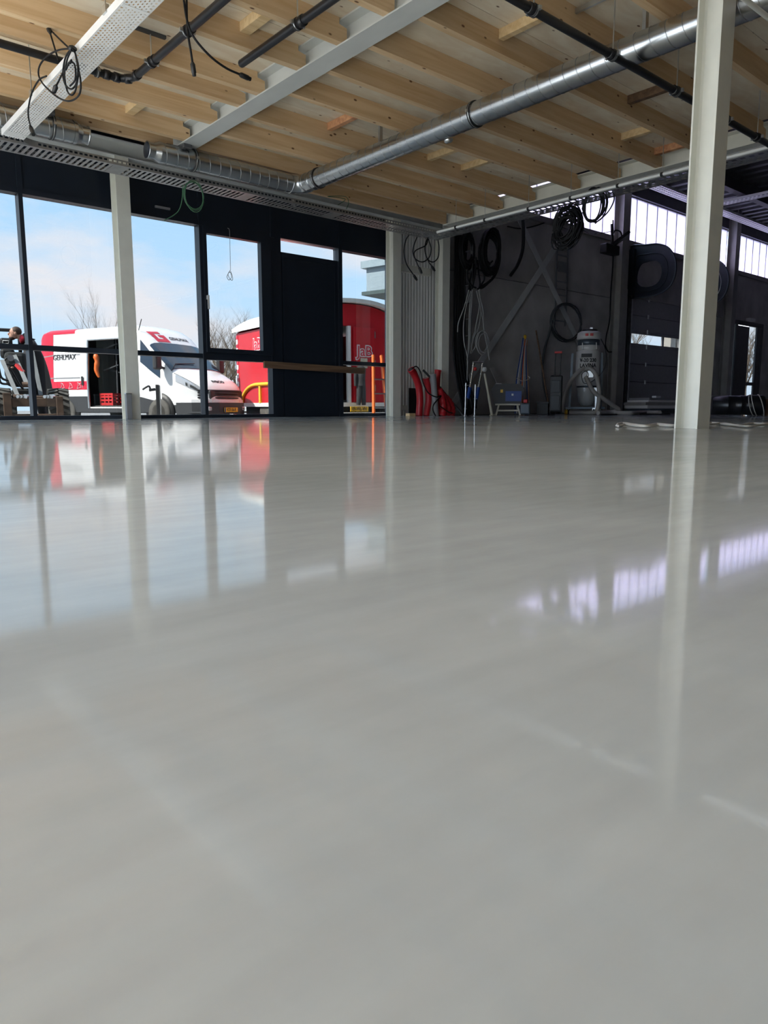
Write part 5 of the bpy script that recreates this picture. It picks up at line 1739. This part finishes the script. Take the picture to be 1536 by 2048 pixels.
for x0 in (DX0, DX1 - .05):
    MB().box((x0 - .02, -.04, ZF), (x0 + .06, .06, DZ1)).build('door_post', 'text_white', tr)
MB().box((DX0 - .02, .06, ZF), (DX0 + .0, 1.2, DZ1)).box((DX0, 1.2, ZF), (DX1, 1.22, DZ1)).build('inner_lining', 'beige', tr)
# hinged leaf standing flat beside the doorway, with sign and note
lf = MB().cham((1.40, -.07, ZF + .02), (2.00, -.02, 2.44), .006).build('door_leaf', 'trailer_red', tr)
lo = text('lettering', 'JaB', .36, 'text_white', lf, (1.70, -.074, 1.86), basis((1, 0, 0), (0, 0, 1)), .002, .022, 1.0)
text('lettering', 'JaB', .35, 'van_red', lo, (1.70, -.080, 1.86), basis((1, 0, 0), (0, 0, 1)), .002, .002, 1.0)
MB().box((1.58, -.082, 1.46), (1.78, -.072, 1.70)).build('paper_note', 'beige', lf)
for z in (.9, 1.5, 2.2):
    MB().box((2.0, -.075, z), (2.025, -.02, z + .16)).build('hinge', 'galv', lf)
MB().cham((2.38, -.08, 2.05), (2.62, 0, 2.42), .01).build('box_lamp', 'grey_pvc', tr)
for y0 in (.8, 1.6):
    wv = MB().lathe([(.18, -.1), (.30, -.1), (.33, -.07), (.33, .07), (.30, .1), (.18, .1)], (.12, y0 + .6, .33), (1, 0, 0), 24).build('wheel', 'tyre', tr)
npl = MB().cham((1.22, -.18, .40), (1.74, -.16, .52), .004).build('number_plate', 'plate', tr)
text('lettering', '09-WL-VH', .12, 'text_black', npl, (1.48, -.183, .46), basis((1, 0, 0), (0, 0, 1)), .001, .002, .78)
MB().box((.2, -.14, .30), (2.3, .1, .38)).build('rear_bar', 'sandwich', tr)
# overalls hanging in the doorway
ov = thing('overalls', 'dark overalls hanging at the trailer doorway', 'overalls', tr.matrix_basis @ Vector((1.47, -.26, .56)), rotz=trot, local=True)
ov.scale = (.75, .75, .92)
om = MB()
om.tube([(0, 0, 1.05), (0, -.01, .95), (0, 0, .7), (0, 0, .5)], [.05, .17, .15, .16], 12)
om.build('jacket', 'coat', ov)
for sx in (-.08, .09):
    MB().tube([(sx * .8, 0, .55), (sx, -.02, .3), (sx * 1.2, 0, .0)], [.09, .085, .07], 10).build('leg', 'coat', ov)
MB().tube([(-.14, 0, .95), (-.22, -.02, .75), (-.20, 0, .5)], [.06, .055, .05], 8).build('sleeve', 'coat', ov)
# orange step ladder
od = thing('ladder', 'orange step ladder standing before the red trailer', 'ladder', yard(-.20, 15.6), rotz=trot, local=True)
for sx in (-.02, .36):
    MB().bar((sx * 1.0, 0, 0), (.14 + sx * .55, .25, 1.62), .035, .07).build('rail', 'orange', od)
for k in range(5):
    f = (k + .6) / 5.3
    MB().bar((-.02 * (1 - f) + f * .13, .25 * f, 1.62 * f), (.36 * (1 - f) + f * .34, .25 * f, 1.62 * f), .08, .025).build('tread', 'galv', od)

# neighbouring building: cladded box over a dark soffit
nb = thing('building', 'blue-grey cladded box of the neighbouring building', 'building', yard(6, 28))
cx0 = yard(-.62, 26.5, 0)
u1, u2 = (RH * .80 - FH * .60), (RH * .60 + FH * .80)
def slabp(o, l1, l2, z0, z1, nm, m):
    P = [o, o + u1 * l1, o + u1 * l1 + u2 * l2, o + u2 * l2]
    MB()._add([Vector((p.x, p.y, z0)) for p in P] + [Vector((p.x, p.y, z1)) for p in P], [(0, 3, 2, 1), (4, 5, 6, 7), (0, 1, 5, 4), (1, 2, 6, 5), (2, 3, 7, 6), (3, 0, 4, 7)]).build(nm, m, nb)
for k in range(6):
    slabp(cx0 + u1 * (.9 * k + .01) , .88, 7, 4.20, 5.0, 'cladding_panel', 'clad')
slabp(cx0 - u1 * .14 - u2 * .14, 6.2, 7.3, 5.0, 5.24, 'parapet', 'clad')
slabp(cx0 - u1 * .12 - u2 * .12, 6.2, 7.3, 4.08, 4.20, 'soffit', 'under')
slabp(cx0 + u1 * 4 + u2 * 1.5, 2.2, 3, GZ, 4.1, 'wall', 'clad')

# ------------------------------------------------------------------ wheel loader
LB = yard((62 - 768) / FE * 13.4, 13.4)
LTH = math.atan((62 - 768) / FE)
kp = FE / 13.4
G0 = 813.5 + (CAM.z - GZ) * kp
L = lambda px, py, y=0.0: Vector(((px - 62) / kp * cos(LTH), y, (G0 - py) / kp))
ld = thing('wheel_loader', 'small muddy wheel loader parked outside the glass', 'wheel loader', LB, rotz=-YAW - LTH, local=True)


def big_tyre(cx, cy, r=.42, w=.36):
    c = Vector((cx, cy, r))
    o = MB().lathe([(r * .5, -w / 2), (r * .86, -w / 2), (r * .96, -w * .42), (r * .96, w * .42), (r * .86, w / 2), (r * .5, w / 2)], c, (1, 0, 0), 30).build('tyre', 'tyre', ld)
    mb = MB()
    for k in range(22):
        a = 2 * pi * k / 22
        for s_ in (-1, 1):
            aa = a + (.14 if s_ > 0 else 0)
            p = c + Vector((s_ * w * .02, cos(aa) * r, sin(aa) * r))
            q = c + Vector((s_ * w * .48, cos(aa + .16) * r * .97, sin(aa + .16) * r * .97))
            mb.bar(p, q, .055, .05, up=Vector((0, cos(aa), sin(aa))))
    mb.build('tread', 'tyre', o)
    MB().lathe([(0, -w * .2), (r * .2, -w * .3), (r * .5, -w * .34), (r * .52, w * .3), (0, w * .3)], c, (1, 0, 0), 24).build('rim', 'loader_grey', o)


for px, yy in ((119, .1), (2, .1), (114, 2.1), (8, 2.1)):
    big_tyre(L(px, 0).x, yy)
MB().cham(L(26, 805, .2), L(74, 775, 2.3), .05).build('chassis', 'van_dark', ld)
MB().cham(L(14, 770, .7), L(60, 700, 1.5), .08).build('cowl', 'van_dark', ld)
MB().cham(L(5, 712, 1.1), L(36, 690, 1.25), .06).build('seat_back', 'rubber', ld)
hr = MB().cham(L(6, 686, 1.1), L(33, 669, 1.2), .045).build('headrest', 'rubber', ld)
MB().tube([L(13, 681, 1.09), L(13, 675, 1.09), L(26, 675, 1.09), L(24, 681, 1.09), L(13, 681, 1.09)], .006, 6).build('emblem', 'text_white', hr)
MB().cham(L(12, 752, .9), L(45, 714, 1.3), .05).build('seat', 'rubber', ld)
MB().tube([L(12, 722, .55), L(20, 714, .55), L(34, 716, .55), L(40, 724, .55), L(30, 728, .55), L(16, 727, .55), L(12, 722, .55)], .018, 8).build('steering_wheel', 'rubber', ld)
for (p, q, w) in (((12, 722), (39, 794), .085), ((37, 712), (58, 770), .07), ((72, 700), (84, 795), .08)):
    am = MB().bar(L(*p, .25), L(*q, -.35), .07, w * .8, up=(0, 1, 0)).build('lift_arm', 'loader_grey', ld)
    MB().lathe([(.05, -.08), (.05, .08)], L(*q, -.35), (1, 0, 0), 14).build('pivot', 'rust', am)
MB().bar(L(39, 730, .0), L(52, 745, -.1), .06, .05).build('red_link', 'red', ld)
MB().lathe([(.055, -.05), (.055, .05)], L(29, 717, .1), (0, 1, 0), 18).lathe([(.05, -.06), (.0, -.06)], L(29, 717, .1), (0, 1, 0), 18).build('work_lamp', 'lamp', ld)
for pth in ([(4, 735), (8, 755), (20, 760), (30, 752)], [(3, 745), (6, 765), (22, 768)], [(25, 735), (34, 752), (42, 768), (50, 778)]):
    MB().tube(spline([L(a, b, .1) for a, b in pth], 6), .02, 8).build('hydraulic_hose', 'rubber', ld)
fa = MB().cham(L(10, 850, -.55), L(26, 786, -.45), .01).build('fork_plate', 'rust', ld)
MB().cham(L(112, 850, -.55), L(126, 792, -.45), .01).build('fork_plate', 'rust', ld)
MB().cham(L(26, 812, -.53), L(112, 796, -.47), .01).build('fork_beam', 'rust', ld)
MB().cham(L(20, 836, -.53), L(118, 826, -.47), .01).build('fork_beam', 'rust', ld)
for px in (38, 44, 52, 90, 96, 102):
    MB().tube([L(px, 793, -.52), L(px + 5, 793, -.44)], .045 if px in (52, 102) else .03, 10).build('coupler_pin', 'galv', ld)
for pth in ([(-30, 690), (-30, 655), (-24, 651), (40, 651), (47, 655), (48, 690), (47, 700)],):
    MB().tube(spline([L(a, b, 1.35) for a, b in pth], 5), .035, 8).build('roll_bar', 'rubber', ld)
MB().cham(L(-35, 652.5, 1.2), L(48, 649, 1.5), .015).build('canopy', 'van_dark', ld)

# ------------------------------------------------------------------ person leaning over the loader
PD = 14.5
kq = FE / PD
PTH = math.atan((78 - 768) / FE)
G1 = 813.5 + (CAM.z - GZ) * kq
pr = thing('person', 'person in dark work clothes with a red collar bending over the loader', 'person', yard((78 - 768) / FE * PD, PD), rotz=-YAW - PTH, local=True)
Q = lambda px, py, y=0.0: Vector(((px - 78) / kq * cos(PTH), y, (G1 - py) / kq))


def skin_mesh(name, verts, edges, radii, m, parent, root=0, sub=2):
    me = bpy.data.meshes.new(name)
    me.from_pydata([tuple(v) for v in verts], edges, [])
    o = bpy.data.objects.new(name, me)
    COL.objects.link(o)
    o.parent = parent
    md = o.modifiers.new('skin', 'SKIN')
    md.use_smooth_shade = True
    sv = me.skin_vertices[0].data
    for i, r in enumerate(radii):
        sv[i].radius = r if isinstance(r, (tuple, list)) else (r, r)
        sv[i].use_root = (i == root)
    s2 = o.modifiers.new('sub', 'SUBSURF')
    s2.levels = sub
    s2.render_levels = sub
    me.materials.append(M[m])
    return o


bodyv = [Q(90, 776), Q(86, 745), Q(78, 712), Q(66, 690), Q(56, 682),      # pelvis, waist, chest, shoulders, neck base
         Q(82, 780, -.12), Q(84, 822, -.16), Q(88, 864, -.12), Q(78, 866, -.26),   # near leg
         Q(98, 780, .12), Q(101, 822, .10), Q(104, 864, .14), Q(95, 866, .02),      # far leg
         Q(68, 695, -.20), Q(58, 722, -.30), Q(46, 735, -.38), Q(38, 737, -.42),    # near arm
         Q(72, 695, .20), Q(58, 712, .24), Q(42, 722, .18), Q(34, 724, .14)]        # far arm
bedge = [(0, 1), (1, 2), (2, 3), (3, 4), (0, 5), (5, 6), (6, 7), (7, 8), (0, 9), (9, 10), (10, 11), (11, 12), (2, 13), (13, 14), (14, 15), (15, 16), (2, 17), (17, 18), (18, 19), (19, 20)]
brad = [(.17, .20), (.16, .19), (.18, .22), (.14, .18), .085, .115, .085, .065, .055, .115, .085, .065, .055, .09, .07, .055, .05, .09, .07, .055, .05]
pb = skin_mesh('body', bodyv, bedge, brad, 'coat', pr)
skin_mesh('collar', [Q(60, 684), Q(54, 680), Q(48, 680)], [(0, 1), (1, 2)], [.10, .095, .085], 'van_red', pr)
skin_mesh('hood', [Q(66, 684), Q(63, 676), Q(62, 668)], [(0, 1), (1, 2)], [.10, .10, .07], 'coat', pr)
hc = Q(41, 670)
hm = MB()
hm.ball(hc, .10, .95, .80, 1.12, 3)
hm.ball(hc + Vector((-.045, 0, -.06)), .065, 1.0, .85, 1.1, 2)
hm.ball(hc + Vector((-.105, 0, -.02)), .020, 1.1, .7, 1.4, 2)
hm.tube([Q(54, 681), Q(47, 674)], .06, 12)
hm.ball(hc + Vector((.012, -.082, -.01)), .026, .8, .4, 1.3, 2)
hd_ = hm.build('head', 'skin', pr)
MB().ball(hc + Vector((.03, 0, .032)), .104, .92, .86, .92, 3).build('hair', 'hair', hd_)
MB().ball(hc + Vector((-.055, 0, -.095)), .058, 1.0, .95, .75, 2).build('beard', 'hair', hd_)
for s_ in (-1, 1):
    MB().ball(hc + Vector((-.085, s_ * .035, .008)), .011, 1, 1, 1, 1).build('eye', 'text_black', hd_)
MB().ball(hc + Vector((-.10, 0, -.062)), .016, .6, 1.4, .35, 1).build('mouth', 'van_red', hd_)
for nm, w0, d in (('hand', Q(36, 738, -.44), -1), ('hand', Q(32, 725, .12), -1)):
    hv = [w0, w0 + Vector((-.05, 0, -.01)), w0 + Vector((-.085, 0, -.02))]
    he = [(0, 1), (1, 2)]
    hr_ = [(.03, .025), (.045, .02), (.043, .018)]
    for k in range(4):
        y = (-.033 + .022 * k)
        ln = (.045, .055, .052, .040)[k]
        b0 = len(hv)
        hv += [hv[2] + Vector((-.012, y, 0)), hv[2] + Vector((-.012 - ln * .5, y * 1.1, -.008)), hv[2] + Vector((-.012 - ln * .8, y * 1.1, -.035))]
        he += [(2, b0), (b0, b0 + 1), (b0 + 1, b0 + 2)]
        hr_ += [.0095, .009, .008]
    b0 = len(hv)
    hv += [w0 + Vector((-.03, -.045, -.005)), w0 + Vector((-.06, -.065, -.02))]
    he += [(1, b0), (b0, b0 + 1)]
    hr_ += [.011, .009]
    skin_mesh(nm, hv, he, hr_, 'skin', pr, sub=1)

# ------------------------------------------------------------------ posts, gate, trees
def post_at(name, label, px, dep, parts, cat, group=None):
    b = yard((px - 768) / FE * dep, dep)
    th = math.atan((px - 768) / FE)
    t = thing(name, label, cat, b, rotz=-YAW - th, group=group, local=True)
    k = FE / dep
    g = 813.5 + (CAM.z - GZ) * k
    return t, (lambda x, y, d=0.0: Vector(((x - px) / k * cos(th), d, (g - y) / k)))


bo, B = post_at('bollard', 'dark post with a side bracket standing before the van', 317, 14.2, None, 'post')
MB().cham(B(313, 866, -.04), B(320, 769, .04), .008).build('post', 'van_black', bo)
MB().box(B(320, 866, -.03), B(322.5, 770, .03)).build('bright_edge', 'sandwich', bo)
MB().bar(B(300, 780), B(313, 778), .05, .05).tube(spline([B(287, 779), B(293, 775), B(300, 772), B(303, 779)], 5), .018, 8).build('bracket', 'van_black', bo)
ga, B = post_at('gate', 'dark grey gate frame beside the red trailer', 480, 25, None, 'gate')
MB().bar(B(473, 838), B(473, 780), .10, .10).bar(B(487, 838), B(487, 780), .08, .08).bar(B(472, 781), B(492, 781), .10, .08).build('frame', 'clad', ga)
for x in (477, 481, 484):
    MB().bar(B(x, 836), B(x, 783), .03, .03).build('bar', 'galv', ga)
mp_, B = post_at('mast', 'thin lattice mast with a white cabinet behind the yard', 479, 30, None, 'mast')
for x in (477, 483):
    MB().bar(B(x, 835), B(x, 728), .04, .04).build('upright', 'loader_grey', mp_)
for k in range(9):
    MB().bar(B(477, 730 + k * 11), B(483, 741 + k * 11), .03, .03).bar(B(483, 730 + k * 11), B(477, 741 + k * 11), .03, .03).build('lattice', 'loader_grey', mp_)
MB().tube(spline([B(477, 728), B(476, 724), B(480, 722), B(483, 726)], 5), .04, 6).build('lamp_hook', 'loader_grey', mp_)
MB().cham(B(474, 768, -.3), B(480, 752, .1), .02).build('cabinet', 'text_white', mp_)
wb_, B = post_at('warning_block', 'red and white barrier foot lying by the van front', 466, 18.0, None, 'barrier')
MB().cham(B(458, 832, -.1), B(468, 827, .1), .02).build('white_end', 'text_white', wb_)
MB().cham(B(468, 832, -.1), B(474, 827, .1), .02).build('red_end', 'red', wb_)
# distant low white building with windows behind the trees
fb_, B = post_at('building', 'distant pale building behind the bare trees', 500, 70, None, 'building')
MB().box(B(440, 830, -3), B(500, 790, 3)).build('wall', 'sandwich', fb_)
for k in range(5):
    MB().box(B(445 + k * 11, 806, -3.1), B(452 + k * 11, 797, -2.9)).build('window', 'van_glass', fb_)
MB().box(B(438, 790, -3.3), B(502, 786, 3.3)).build('roof', 'dark_grey', fb_)


def bare_tree(label, base, h, seed, spread=.55, r0=.10):
    rnd = random.Random(seed)
    t = thing('bare_tree', label, 'tree', base, group='bare trees beyond the yard')
    tk = MB()
    brm = MB()

    def grow(p, d, ln, r, lvl):
        pts = [p]
        dd = d.copy()
        n = 4
        for i in range(n):
            dd = (dd + Vector((rnd.uniform(-1, 1), rnd.uniform(-1, 1), rnd.uniform(-.2, .7))) * .13).normalized()
            pts.append(pts[-1] + dd * ln / n)
        rs = [r * (1 - .55 * i / n) for i in range(n + 1)]
        (tk if lvl == 0 else brm).tube(pts, rs, 6 if lvl < 2 else 3, cap=False)
        if lvl >= 4:
            return
        for i in range(1, n + 1):
            for _ in range(2 if lvl < 3 else 1):
                an = rnd.uniform(0, 2 * pi)
                s_ = Vector((cos(an), sin(an), rnd.uniform(.1, .6))).normalized()
                nd = (dd * (1 - spread) + s_ * spread + Vector((0, 0, .15))).normalized()
                grow(pts[i], nd, ln * rnd.uniform(.42, .62), rs[i] * .62, lvl + 1)
    grow(Vector(base), Vector((0, 0, 1)), h * .5, r0, 0)
    tk.build('trunk', 'bark', t, fix=False)
    brm.build('branches', 'bark', t, fix=False)
    return t


def tpos(px, dep):
    return yard((px - 768) / FE * dep, dep)


bare_tree('bare tree rising behind the white van next to the cream column', tpos(228, 44), 8.0, 3, .38, .06)
bare_tree('bare tree left of the red trailer, closest to the van', tpos(432, 40), 5.8, 5)
bare_tree('bare tree directly beside the trailer corner', tpos(455, 38), 6.0, 8)
bare_tree('thin bare tree whose tips show over the trailer', tpos(474, 44), 6.6, 11)
bare_tree('bare tree seen through the strip window of the sectional door', Vector((30.4, 19.6, GZ)), 7.0, 14)
bare_tree('bare tree seen through the strip window closer to the column', Vector((37.6, 22.0, GZ)), 7.0, 17)
bare_tree('bare tree seen through the glass of the rear entrance', Vector((36.0, 15.2, GZ)), 5.5, 19)
# brick-brown wall outside the strip window
ob = MB().box((27.3, 14.5, GZ), (31.5, 14.9, 5.0)).build('outbuilding', 'mid_steel')
tag(ob, 'brown outbuilding seen through the strip window', 'building')

for o in bpy.data.objects:
    if '_o' in o:
        del o['_o']
